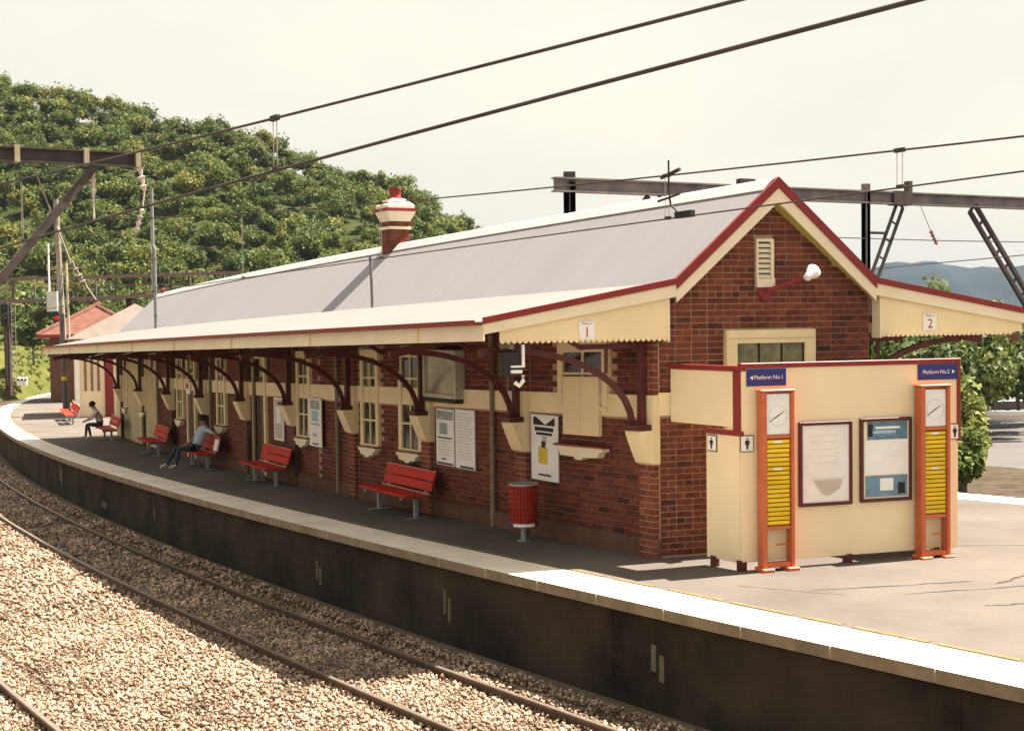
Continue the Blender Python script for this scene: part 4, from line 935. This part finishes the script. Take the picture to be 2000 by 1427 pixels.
# ================================================================== OVERHEAD WIRING
def zcat(s): return 4.056 + .00126 * (s + 9.3) ** 2 if s < 27.5 else 4.056 + .00126 * (s - 64.3) ** 2
SS = list(np.arange(-30, 27.5, 1.5)) + list(np.arange(27.5, 110, 2.5))
for lab1, lab2, o, drops in (('thick catenary wire over the track nearest the camera', 'contact wire over the track nearest the camera', -6.3, (-9, -3, 1.8, 7.4, 13, 18.5, 23.5)), ('catenary wire passing in front of the chimney', 'contact wire crossing in front of the grey roof', -1.6, (-6, .5, 6.48, 9.1, 14.5, 19, 23.5))):
    r = root('overhead_wire', lab1, 'wire', T4(*PL(10, o, 5)))
    mb = MB(); mb.tube([PL(s, o, zcat(s)) for s in SS], .0085, 6); mb.build('catenary', STEEL, r, world=True, smooth=True)
    for s in drops:
        mb = MB(); mb.tube([PL(s, o, zcat(s)), PL(s, o, 4.09)], .0028, 4); mb.tube([PL(s + .05, o, zcat(s)), PL(s + .05, o, 4.09)], .0028, 4)
        mb.build('dropper', POLE, r, world=True)
        mb = MB(); mb.box(s - .02, s + .07, o - .014, o + .014, zcat(s) - .014, zcat(s) + .018, 0, PL); mb.build('wire_clamp', STEEL, r, world=True); mb = MB(); mb.box(s - .02, s + .05, o - .012, o + .012, 4.082, 4.112, 0, PL); mb.build('wire_clamp', STEEL, r, world=True)
    r2 = root('overhead_wire', lab2, 'wire', T4(*PL(10, o, 4)))
    mb = MB(); mb.tube([PL(s, o, 4.09) for s in SS], .0075 if o > -2 else .0098, 6); mb.build('contact_wire', STEEL, r2, world=True, smooth=True)
# pull-off on the platform wire
r = root('pull_off_arm', 'small dark pull-off fitting on the wire above the grey roof', 'wire fitting', T4(*PL(9.1, -1.6, 4.2)))
mb = MB(); mb.tube([PL(9.1, -1.6, 4.62), PL(9.1, -1.6, 4.34), PL(9.12, -1.56, 4.22), PL(8.98, -1.58, 4.12), PL(8.9, -1.6, 4.1)], .009, 6); mb.tube([PL(9.25, -1.6, 4.26), PL(8.95, -1.6, 4.3)], .012, 5); mb.box(8.78, 9.0, -1.625, -1.575, 4.08, 4.14, 0, PL); mb.tube([PL(9.2, -1.6, 4.47), PL(8.95, -1.6, 4.52)], .018, 5); mb.build('arm', DARK, r, world=True)
# gantry at the left, reaching over both tracks
r = root('overhead_gantry', 'dark steel gantry arm with a raking strut at the upper left', 'gantry', T4(*PL(27.5, -9.2, -1.2)))
mb = MB(); mb.ibar(PL(27.5, -9.6, 7.0), PL(27.5, -.6, 7.0), .22, .30, .03); beam = mb.build('girder', STEEL, r, world=True)
for o in (-1.75, -3.1, -.7):
    mb = MB(); mb.box(27.35, 27.65, o - .05, o + .05, 6.84, 7.18, 0, PL); mb.build('girder_stiffener', mat('pale_rusty_steel', (.34, .29, .2), .7, .2, 4), beam, world=True)
mb = MB(); mb.ibar(PL(27.5, -9.2, -1.3), PL(27.5, -9.2, 7.2), .26, .26, .03); mb.build('mast', STEEL, r, world=True)
mb = MB(); mb.bar(PL(27.5, -1.55, 6.85), PL(27.5, -7.9, -.9), .13, .16); mb.build('raking_strut', STEEL, r, world=True)
def insul(mb, a, b, n=4, rr=.075):
    a, b = Vector(a), Vector(b); T = T4(*a) @ (b - a).to_track_quat('Z', 'Y').to_matrix().to_4x4(); L_ = (b - a).length
    prof = [(.02, 0)]
    for i in range(n): z = L_ * (i + .3) / n; prof += [(.025, z - .02), (rr, z), (rr * .6, z + L_ * .3 / n)]
    mb.lathe(prof + [(.02, L_)], 9, 0, (0, 0, 0), T)
for o in (-1.6, -6.3):
    mb = MB(); insul(mb, PL(27.5, o, 6.85), PL(27.5, o, 6.2), 3, .07); mb.tube([PL(27.5, o, 6.2), PL(27.5, o, zcat(27.4))], .02, 6); mb.build('insulator', PORC, r, world=True)
    mb = MB(); mb.tube([PL(27.5, o - 1.2, 6.85), PL(27.5, o - .5, 4.9)], .02, 5); insul(mb, PL(27.5, o - .5, 4.9), PL(27.5, o - .2, 4.4), 4, .07); mb.tube([PL(27.5, o - .2, 4.4), PL(27.5, o, 4.1)], .02, 5); mb.build('registration_arm', POLE, r, world=True)
mb = MB(); insul(mb, PL(27.5, -.65, 6.9), PL(27.5, -.55, 6.35), 3, .09); insul(mb, PL(27.5, -.6, 6.0), PL(27.5, -.75, 5.5), 4, .075); mb.tube([PL(27.5, -.55, 6.35), PL(27.5, -.6, 6.0)], .02, 5); mb.build('insulator', PORC, r, world=True)
# portal gantry across the far tracks
r = root('overhead_gantry', 'long grey steel portal girder behind the roof with lattice braces at the right', 'gantry', T4(*BL(27.7, 15.5, -2)))
q = lambda o, z: BL(27.7, o, z)
mb = MB(); mb.ibar(q(5.3, 6.9), q(27, 6.9), .26, .36, .04); mb.build('girder', STEELG, r, world=True)
mb = MB(); mb.ibar(q(5.75, .0), q(5.75, 7.1), .30, .30, .03); mb.build('post', STEEL, r, world=True)
mb = MB(); mb.ibar(q(15.5, -3), q(15.5, 7.15), .25, .28, .03); mb.build('post', STEELG, r, world=True)
mb = MB(); mb.ibar(q(25.5, -3), q(25.5, 7.15), .25, .28, .03); mb.build('post', STEELG, r, world=True)
def lattice(a, b, w_, h_):
    mb = MB(); a, b = Vector(a), Vector(b); d_ = Vector(q(11, 0)) - Vector(q(10, 0)); d_.z = 0; d_.normalize()
    n_ = (b - a).normalized().cross(Vector((-d_.y, d_.x, 0))).normalized()
    A0, A1, B0, B1 = a + n_ * w_, a - n_ * w_, b + n_ * w_, b - n_ * w_
    mb.bar(A0, B0, h_, h_); mb.bar(A1, B1, h_, h_)
    k = max(2, int((b - a).length / .55))
    for i in range(k + 1): mb.bar(A0.lerp(B0, i / k), A1.lerp(B1, i / k), h_ * .6, h_ * .6)
    mb.build('lattice_brace', STEEL, r, world=True)
lattice(q(16.8, 6.7), q(15.6, 4.2), .13, .07); lattice(q(19.7, 6.7), q(24.0, 1.6), .15, .11)
mb = MB(); mb.bar(q(15.5, 5.9), q(16.3, 5.9), .06, .07); mb.build('brace_tie', STEEL, r, world=True)
mb = MB(); mb.box(27.55, 27.85, 16.45, 17.15, 6.7, 7.1, 0, BL); mb.box(27.6, 27.8, 17.05, 17.2, 7.09, 7.4, 0, BL); mb.build('girder_bracket', STEEL, r, world=True)
mb = MB(); mb.box(27.6, 27.8, 11.0, 11.5, 7.06, 7.25, 0, BL); mb.build('girder_bracket', STEEL, r, world=True)
mb = MB(); mb.tube([q(17.6, 6.7), q(18.15, 5.75)], .012, 4); insul(mb, q(18.0, 6.0), q(18.25, 5.6), 4, .07); mb.build('hanging_insulator', mat('brown_insulator', (.22, .11, .07), .4, .2, 6), r, world=True)
mb = MB(); mb.bar(q(8.1, 6.7), q(7.2, 5.6), .10, .12); mb.bar(q(8.5, 6.7), q(7.6, 5.6), .10, .12); mb.build('knee_brace', STEEL, r, world=True)
mb = MB(); mb.tube([q(13.5, 5.75), q(18.2, 5.72), q(30, 5.75)], .014, 4); o = mb.build('span_wire', POLE, M=T4(*q(18, 5.7)), world=True); tag(o, 'thin pale span wire crossing the sky under the portal girder', 'wire')
mb = MB(); mb.tube([BL(s, 13.2, 4.7 + .0008 * (s - 25) ** 2) for s in np.arange(-20, 110, 5)], .012, 4); o = mb.build('overhead_wire', STEEL, M=T4(*BL(20, 13.2, 4.7)), world=True); tag(o, 'overhead wire above the far track behind the building', 'wire')
# ------------------------------------------------------------------ poles, signals, bridge at the far left
r = root('utility_pole', 'tall grey pole with crossarms beyond the far end of the canopy', 'pole', T4(*BL(69.5, -2.3, 0)))
p0 = Vector(BL(69.5, -2.3, 0)); KP = .70
mb = MB(); mb.tube([p0, p0 + Vector((-.15, 0, 5)), p0 + Vector((-.32, 0, 10.8))], .17, 10, 0, True, .13); mb.build('pole_shaft', POLE, r, world=True)
mb = MB(); mb.tube([p0 + Vector((-.02, -.27, 0)), p0 + Vector((-.06, -.27, 5.1))], .11, 8); mb.build('cable_duct', mat('dark_duct', (.07, .07, .08), .6, .2, 4), r, world=True)
mb = MB(); mb.tube([p0 + Vector((.26, -.2, 3.3)), p0 + Vector((.2, -.2, 7.6))], .06, 6); mb.build('conduit', mat('cream_conduit', (.45, .40, .28), .6, .1, 4), r, world=True)
mb = MB(); mb.lathe([(.14, 1.75), (.14, 1.95)], 10, 0, p0 + Vector((-.03, -.27, 0))); mb.build('yellow_band', mat('band_yellow', (.55, .38, .03), .6, .1, 3), r, world=True)
mb = MB(); mb.box(-.72, -.2, -.55, -.25, 5.2, 6.2, 0, T4(*p0)); mb.build('equipment_box', mat('grey_white_box', (.5, .5, .47), .5, .08, 3), r, world=True)
for z, l in ((6.55, 2.0), (7.3, 1.1)):
    mb = MB(); mb.bar(p0 + Vector((-l * .8, 0, z)), p0 + Vector((l, 0, z + .1)), .07, .08)
    for k in (-.75, -.55, .4, .9): mb.tube([p0 + Vector((l * k, 0, z)), p0 + Vector((l * k, 0, z + .28))], .04, 6)
    mb.build('crossarm', mat('ochre_crossarm', (.28, .21, .09), .8, .2, 4), r, world=True)
mb = MB(); mb.tube([p0 + Vector((-.62, -.4, 6.2)), p0 + Vector((-.62, -.4, 8.6))], .045, 6); mb.build('aerial', WHITE, r, world=True)
def W3(px, py, d):
    """world point seen at photo pixel (px,py) at forward depth d; used only to read positions off the photograph"""
    v = _r2 * ((px - 1000) / CAM_F) + _u2 * ((713.5 - py) / CAM_F) + _f; v = v * (d / v.y); return Vector((v.x, v.y, v.z + CAM_H))
def signal(lab, px, ptop, pbase, d, red):
    b = W3(px, pbase, d); t = W3(px, ptop, d); r = root('railway_signal', lab, 'signal', T4(*b)); h = t.z - b.z
    mb = MB(); mb.tube([(0, 0, 0), (0, 0, h)], .14, 8); mb.build('post', STEEL, r)
    mb = MB(); mb.bevbox(-.35, .35, -.3, .1, h - 2.2, h - .1, .05); hd = mb.build('signal_head', DARK, r)
    for i in range(2):
        mb = MB(); mb.lathe([(.17, 0), (.19, -.25), (.17, -.25)], 10, 0, (0, -.3, h - .6 - i * .9), None); 
        for k in range(len(mb.v)): x, y, z = mb.v[k]; mb.v[k] = (x, -.3 + (z - (h - .6 - i * .9)), (h - .6 - i * .9) + (y + .3))
        mb.build('signal_lens', (mat('lit_red_lens', (.6, .02, .015), .3, .05, 2) if (i == red) else DARK), hd)
    mb = MB()
    for x in (.5, .85): mb.tube([(x, .1, 0), (x, .1, h - .4)], .03, 5)
    for k in range(int(h / .5)): mb.tube([(.5, .1, .4 + k * .5), (.85, .1, .4 + k * .5)], .02, 4)
    mb.build('ladder', POLE, r)
signal('dark signal post with ladder at the far left edge by the grass', 14, 590, 752, 124, 5)
signal('railway signal showing red beside the tall grey pole', 117, 585, 752, 112, 1)
for i, px in enumerate((37, 44, 51)):
    b = W3(px, 753, 122); mb = MB(); mb.bevbox(-.12, .12, -.1, .1, 0, .75, .02); mb.bevbox(-.12, .12, -.11, -.1, .45, .6, .002, 1); o = mb.build('marker_post', [WHITE, DARK], M=T4(*b)); tag(o, ('leftmost', 'middle', 'rightmost')[i] + ' of three small white marker posts by the grass', 'marker post', 'white marker posts')
# footbridge
a, b = W3(-60, 592, 128), W3(470, 570, 150); r = root('footbridge', 'dark red steel footbridge crossing behind the roof at the foot of the hill', 'footbridge', T4(*a)); ZB = Vector((0, 0, 1))
RUST = mat('brown_bridge_steel', (.05, .026, .022), .8, .3, 2)
mb = MB(); mb.bar(a, b, 1.8, .35); mb.build('deck', RUST, r, world=True)
mb = MB(); mb.bar(a + ZB * 2.1, b + ZB * 2.1, .25, .35); mb.build('top_chord', RUST, r, world=True)
mb = MB(); mb.bar(a + ZB * 1.15, b + ZB * 1.15, .08, .1); mb.build('handrail', RUST, r, world=True)
for i in range(15):
    p = a.lerp(b, i / 14); mb = MB(); mb.bar(p, p + ZB * 2.1, .14, .14); mb.build('bridge_post', RUST if i % 3 else STEELG, r, world=True)
for k in (.12, .55, .72):
    p = a.lerp(b, k); mb = MB(); mb.bar(p - ZB * 9, p + ZB * .1, .5, .5); mb.build('pier', RUST, r, world=True)
# ------------------------------------------------------------------ far buildings on the platform
r = root('platform_shed', 'small cream building with a pale hipped roof beyond the main building', 'building', T4(*BL(66, 1, 0)))
mb = MB(); mb.box(66, 73, -1.9, 3.9, 0, 3.7, 0, BL); mb.build('wall', SCREEN, r, world=True)
mb = MB(); e = [BL(65.5, -2.35, 3.75), BL(65.5, 4.35, 3.75), BL(73.5, 4.35, 3.75), BL(73.5, -2.35, 3.75), BL(67.8, 1.0, 5.5), BL(71.2, 1.0, 5.5)]
mb.add(e, [(0, 1, 4), (1, 2, 5, 4), (2, 3, 5), (3, 0, 4, 5), (3, 2, 1, 0)]); mb.build('roof', mat('pinkish_roof_sheet', (.135, .108, .092), .7, .1, 2), r, world=True)
for i in range(3):
    o = -1.55 + i * .3; mb = MB(); mb.box(65.95, 66.0, o, o + .12, 1.25, 2.75, 0, BL); mb.build('slot_window', mat('slot_brown', (.20, .15, .09), .6, .2, 3), r, world=True)
mb = MB(); mb.box(65.92, 66.1, -1.95, -1.75, 0, 3.7, 0, BL); mb.build('corner_board', WHITE, r, world=True)
mb = MB(); mb.box(65.9, 66.05, -.6, -.2, 0, 3.5, 0, BL); mb.build('maroon_door_post', MAROON, r, world=True)
r = root('signal_box', 'brown brick building with a terracotta tiled hip roof at the platform end', 'building', T4(*BL(90, 0, 0)))
mb = MB(); mb.box(90, 100, -4.0, 1.6, -.2, 4.4, 0, BL); mb.build('wall', BRICKFAR, r, world=True)
mb = MB(); e = [BL(89.2, -4.7, 4.35), BL(89.2, 2.2, 4.35), BL(100.8, 2.2, 4.35), BL(100.8, -4.7, 4.35), BL(92.6, -1.25, 6.3), BL(97.5, -1.25, 6.3)]
mb.add(e, [(0, 1, 4), (1, 2, 5, 4), (2, 3, 5), (3, 0, 4, 5)]); rf = mb.build('roof', TILE, r, world=True)
mb = MB()
for i, j in ((0, 4), (1, 4), (2, 5), (3, 5), (4, 5)): mb.tube([e[i], e[j]], .14, 6)
mb.build('hip_tiles', TILE, rf, world=True)
mb = MB(); mb.box(89.15, 100.85, -4.75, 2.25, 4.15, 4.34, 0, BL); mb.build('eave_board', MAROON, r, world=True)
mb = MB(); mb.lathe([(.25, 6.2), (.3, 6.5), (.12, 6.65)], 8, 0, Vector(BL(95, -1.25, 0))); mb.build('roof_vent', TILE, rf, world=True)
# ================================================================== VEGETATION
def crown_leaves(n, h, r, ls, seed, flat=.75, nb=11, hollow=.55):
    g = np.random.default_rng(seed)
    bc = g.normal(size=(nb, 3)); bc /= np.linalg.norm(bc, axis=1)[:, None]; bc *= g.uniform(.15, .78, (nb, 1)); bc[:, 2] = np.abs(bc[:, 2]) * 1.15 - .35
    br_ = g.uniform(.28, .5, nb); bt = g.uniform(0, .62, nb)
    k = g.integers(0, nb, n); d = g.normal(size=(n, 3)); d /= np.linalg.norm(d, axis=1)[:, None]
    c = bc[k] + d * (br_[k] * g.uniform(hollow, 1.05, n))[:, None]
    c *= np.array([r, r, r * flat]); c[:, 2] += h
    nrm = d * .8 + g.normal(size=(n, 3)) * .55 + np.array([0, 0, .25]); nrm /= np.linalg.norm(nrm, axis=1)[:, None]
    a = np.cross(nrm, g.normal(size=(n, 3))); a /= np.linalg.norm(a, axis=1)[:, None]; b = np.cross(nrm, a)
    sz = ls * g.uniform(.6, 1.35, n)[:, None]
    tri = np.stack([c + a * sz, c - a * sz * .5 + b * sz * .75, c - a * sz * .5 - b * sz * .75], 1)
    return tri, np.repeat(bt[k], 3)
def make_tree(name, lab, pos, h, r, seed, n=1500, ls=.3, leaf=LEAF, cat='tree', group=None, flat=.75, th=None):
    M0 = T4(*pos); t = root(name, lab, cat, M0, group); th = th or h * .62
    mb = MB(); g = random.Random(seed); rr = max(.06, h * .022)
    mb.tube([(0, 0, -.4), (g.uniform(-.1, .1), 0, th * .5), (g.uniform(-.2, .2), g.uniform(-.2, .2), th)], rr, 7, 0, True, rr * .5)
    for i in range(5):
        a = g.uniform(0, 6.28); z = th * g.uniform(.45, .95); mb.tube([(0, 0, z), (math.cos(a) * r * .35, math.sin(a) * r * .35, z + r * .25), (math.cos(a) * r * .7, math.sin(a) * r * .7, z + r * .6)], rr * .5, 5, 0, True, rr * .15)
    mb.build('trunk', TRUNK, t)
    tri, ti = crown_leaves(n, h - r * flat * (.75 if leaf is LEAF else .9), r, ls, seed, flat)
    me = tri_mesh('crown', tri.reshape(-1, 3), np.arange(len(tri) * 3).reshape(-1, 3), leaf, ti)
    o = bpy.data.objects.new('crown', me); COL.objects.link(o); o.parent = t; ROOTM[o.name] = M0
    return t
# forest on the hill (one mass)
protos = [crown_leaves(n, h, r, ls, 100 + i, fl, nb) for i, (n, h, r, ls, fl, nb) in enumerate(((1020, 6.2, 3.9, .34, .8, 24), (900, 5.4, 3.5, .34, .7, 20), (1080, 7.2, 3.6, .34, 1.0, 26), (860, 4.6, 3.8, .34, .6, 20), (960, 6.6, 2.9, .32, 1.15, 22), (760, 3.4, 3.3, .34, .6, 18)))]
Vs = []; Ts = []; cnt = 0
for gy in np.arange(128, 277, 3.35):
    for gx in np.arange(-168, 26, 3.35):
        x = gx + rng.uniform(-1.6, 1.6); y = gy + rng.uniform(-1.6, 1.6)
        s_, o_ = plat_so(x, y)
        if -14 < o_ < 16 and -20 < s_ < 175: continue
        if -(y) * .56 > x + 14: continue
        z = float(hill_z(np.array(x), np.array(y)))
        if z < -4.6 and rng.random() < .6: continue
        tri, ti = protos[rng.integers(0, 6)]; a = rng.uniform(0, 6.28); k = rng.uniform(.42, .9); ca, sa = math.cos(a) * k, math.sin(a) * k
        v = tri.reshape(-1, 3); Vs.append(np.stack([v[:, 0] * ca - v[:, 1] * sa + x, v[:, 0] * sa + v[:, 1] * ca + y, v[:, 2] * k + z - .6], -1)); Ts.append(np.clip(ti * .75 + rng.normal(0.06, .17), 0, 1)); cnt += 1
V = np.concatenate(Vs); ob = bpy.data.objects.new('hillside_forest', tri_mesh('hillside_forest', V, np.arange(len(V)).reshape(-1, 3), LEAF, np.concatenate(Ts))); COL.objects.link(ob); ob['kind'] = 'stuff'
tag(ob, 'dense mixed green eucalypt forest covering the hillside', 'forest')
# taller trees breaking the skyline
sky_t = [(8, 'leftmost tree on the hill skyline at the picture edge'), (110, 'tree with a ragged top on the skyline above the gantry arm'), (152, 'flat topped tree on the skyline above the gantry arm'), (290, 'rounded tree on the skyline left of the upper wire'), (350, 'flat crowned tree on the skyline just left of the upper wire'), (405, 'spreading tree on the skyline touching the upper wire'), (470, 'pale tree on the skyline right of the upper wire crossing'), (560, 'skyline tree directly right of the wire dropper'), (635, 'skyline tree midway between the dropper and the chimney'), (715, 'yellow green tree on the skyline left of the chimney'), (775, 'tree on the skyline directly above the chimney'), (835, 'small tree on the slope just right of the chimney'), (890, 'last small tree where the hill meets the roof')]
for i, (px, lab) in enumerate(sky_t):
    d = 262; p = W3(px, 400, d); z = float(hill_z(np.array(p.x), np.array(d - 4.0)))
    make_tree('eucalypt_tree', lab, (p.x, d - 4, z - .5), random.uniform(5.6, 7.6) if px < 720 else random.uniform(4.2, 5.4), random.uniform(2.0, 3.0), 300 + i, 1100, .26, LEAF, 'tree', 'trees on the hill skyline', random.choice((.5, .7, .9)))
# shrubs near the grass at the far left
for i, (px, py, d, h, lab) in enumerate(((66, 705, 140, 5.5, 'bushy shrub above the white marker posts'), (95, 690, 135, 6, 'green shrub left of the brick signal box'), (30, 660, 160, 6.5, 'dark shrub behind the far left signal post'), (72, 650, 165, 7, 'tall shrub under the footbridge left end'))):
    b = W3(px, py, d); make_tree('shrub', lab, b, h, h * .5, 400 + i, 900, .35, LEAFB, 'shrub', None, .9, h * .3)
# river side trees, seen to the right of the screen and under the canopy
rt = [(1876, 45, 2.6, 1.1, 'low bright shrub at the foot of the screen right edge'), (1884, 47, 4.3, 1.2, 'bright leafed bush against the right edge of the screen'), (1928, 79, 6.6, 3.0, 'leafy tree just right of the screen above the mud'), (1990, 84, 7.0, 3.3, 'darker leafy tree at the right picture edge'), (1850, 76, 6.6, 3.0, 'green tree behind the right end of the screen'), (1785, 74, 6.6, 3.0, 'green tree seen under the right canopy bracket'), (1725, 76, 6.8, 3.0, 'green tree beside the gable wall under the right canopy'), (1760, 94, 9.8, 3.4, 'taller tree topping the right canopy roof near the gable'), (1815, 98, 9.6, 3.2, 'taller tree topping the right canopy roof below the far mountain'), (1880, 96, 8.2, 3.6, 'tree behind the number 2 plate'), (1950, 100, 8.0, 3.8, 'tree below the right canopy lamp'), (2040, 92, 8, 3.6, 'tree cut by the right picture edge'), (1700, 96, 9.0, 3.4, 'tree hidden partly by the gable wall'), (1905, 88, 7.4, 3.2, 'tree in the second row right of the screen'), (1968, 92, 7.6, 3.2, 'tree in the second row at the far right'), (1650, 88, 8, 3.6, 'tree behind the gable wall at the shore')]
for i, (px, d, h, r_, lab) in enumerate(rt):
    b = W3(px, 900, d); z = -3.45 if d > 50 else -2.9
    t = make_tree('shore_tree', lab, (b.x, b.y, z), h, r_, 500 + i, int(3600 * (r_ / 3) ** 1.2) if d > 60 else 2600, .15 if d < 60 else .21, LEAFB if d > 60 else LEAFY, 'tree', 'trees along the shore', h * (.52 if d > 60 else .6) / r_, h * .35)
V3_ = []; T3_ = []
for i in range(420):
    s = rng.uniform(118, 170); o = rng.uniform(-22, -8.6); p = PL(s, o, 0); z = np.interp(-o, [8.3, 10.5, 14, 22], [-1.25, 1.2, 3.6, 5.6]) - G * s
    k = rng.uniform(.5, 1.5); tri, ti = crown_leaves(60, .25 * k, .55 * k, .16, 1900 + i, .55, 5); V3_.append(tri.reshape(-1, 3) + np.array([p[0], p[1], z])); T3_.append(np.clip(ti + .1, 0, 1))
V = np.concatenate(V3_); ob = bpy.data.objects.new('grass_tufts', tri_mesh('grass_tufts', V, np.arange(len(V)).reshape(-1, 3), LEAFY, np.concatenate(T3_))); COL.objects.link(ob); ob['kind'] = 'stuff'
tag(ob, 'yellow green tufts and weeds on the cutting slope at the far left', 'grass')
# low plants on the bank
V2 = []; T2 = []
for i in range(260):
    s = rng.uniform(8, 60); o = rng.uniform(15, 27); p = PL(s, o, 0); z = np.interp(o, [14.6, 19, 26], [-1.25, -2.0, -2.9]) - G * s
    tri, ti = crown_leaves(40, .3, .45, .1, 900 + i, .6, 4); V2.append(tri.reshape(-1, 3) + np.array([p[0], p[1], z])); T2.append(ti)
V = np.concatenate(V2); ob = bpy.data.objects.new('bank_undergrowth', tri_mesh('bank_undergrowth', V, np.arange(len(V)).reshape(-1, 3), LEAFB, np.concatenate(T2))); COL.objects.link(ob); ob['kind'] = 'stuff'
tag(ob, 'low leafy undergrowth on the bank beyond the far platform', 'undergrowth')
# boats drawn up on the mud
def boat(lab, px, py, d, ang, hullc):
    b = W3(px, py, d); r = root('dinghy', lab, 'boat', T4(*b) @ Matrix.Rotation(ang, 4, 'Z') @ Matrix.Rotation(R(-16 if abs(ang) < 1 else 16), 4, 'X') @ Matrix.Scale(.75, 4))
    n = 14; ring = []
    for i in range(n + 1):
        t = i / n; x = -2 + 4.2 * t; w_ = .78 * (1 - max(0, (t - .45) / .55) ** 2.2) * (.85 + .15 * min(1, t * 4)); z = .62 + .22 * max(0, t - .5) ** 1.5
        ring.append([(x, -w_, z), (x, -w_ * .92, z - .25), (x, -w_ * .5, .08 + .2 * max(0, t - .8)), (x, w_ * .5, .08 + .2 * max(0, t - .8)), (x, w_ * .92, z - .25), (x, w_, z)])
    mb = MB(); mb.add([p for q_ in ring for p in q_], [(i * 6 + j, i * 6 + j + 1, (i + 1) * 6 + j + 1, (i + 1) * 6 + j) for i in range(n) for j in range(5)] + [(0, 1, 2, 3, 4, 5)]); mb.build('hull', hullc, r, smooth=True)
    mb = MB(); mb.add([(q_[1][0], q_[1][1] * .95, .3) for q_ in ring] + [(q_[1][0], -q_[1][1] * .95, .3) for q_ in ring], [(i, i + 1, n + 2 + i, n + 1 + i) for i in range(n)]); mb.build('interior', mat('ochre_boat_floor', (.55, .33, .06), .6, .15, 4), r)
    for x in (-1.1, .3): mb = MB(); mb.bevbox(x - .15, x + .15, -.66, .66, .45, .5, .01); mb.build('thwart', CREAMB, r)
    mb = MB(); mb.tube([q_[0] for q_ in ring], .035, 6); mb.tube([q_[5] for q_ in ring], .035, 6); mb.build('gunwale', WHITE, r)
boat('white dinghy with ochre interior drawn up on the mud at the right', 1962, 823, 76, R(170), WHITE)
boat('dark hulled boat lying behind the white dinghy', 1978, 800, 88, R(10), STEELG)
# far mountain
mx_ = np.linspace(430, 2200, 90); prof = np.interp(mx_, [430, 600, 655, 693, 777, 805, 870, 936, 1100, 1500, 2200], [0, 40, 76, 92, 91, 84, 82, 82, 95, 70, 60]) + 2.0 * np.sin(mx_ * .11) + 1.2 * np.sin(mx_ * .31 + 1)
mb = MB(); N = len(mx_)
for t, yy in ((0, 2250), (.35, 2330), (.75, 2420), (1, 2500), (.6, 2650), (0, 2850)):
    for i in range(N): mb.v.append((mx_[i], yy + 25 * math.sin(i * .7 + yy), -6 + (prof[i] + 6) * t + (3 * math.sin(i * 1.3 + yy * .01) if 0 < t < 1 else 0)))
mb.f = [(j * N + i, j * N + i + 1, (j + 1) * N + i + 1, (j + 1) * N + i) for j in range(5) for i in range(N - 1)]; mb.m = [0] * len(mb.f)
struct(mb, 'mountain', MOUNT, smooth=True)
# the air
mb = MB(); mb.box(-3100, 3100, -200, 3100, -9, 112)
hz = mb.build('haze', [], None); hz['kind'] = 'stuff'
hm = bpy.data.materials.new('haze_air'); hm.use_nodes = True; n = hm.node_tree.nodes; n.clear()
ho = n.new('ShaderNodeOutputMaterial'); pv = n.new('ShaderNodeVolumePrincipled'); pv.inputs['Color'].default_value = (.30, .37, .50, 1); pv.inputs['Density'].default_value = .00011; pv.inputs['Anisotropy'].default_value = 0
hm.node_tree.links.new(pv.outputs['Volume'], ho.inputs['Volume']); hz.data.materials.append(hm)
print('trees in forest', cnt, 'bricks', nb, 'size', sum(len(o.data.polygons) for o in bpy.data.objects if o.type == 'MESH'))
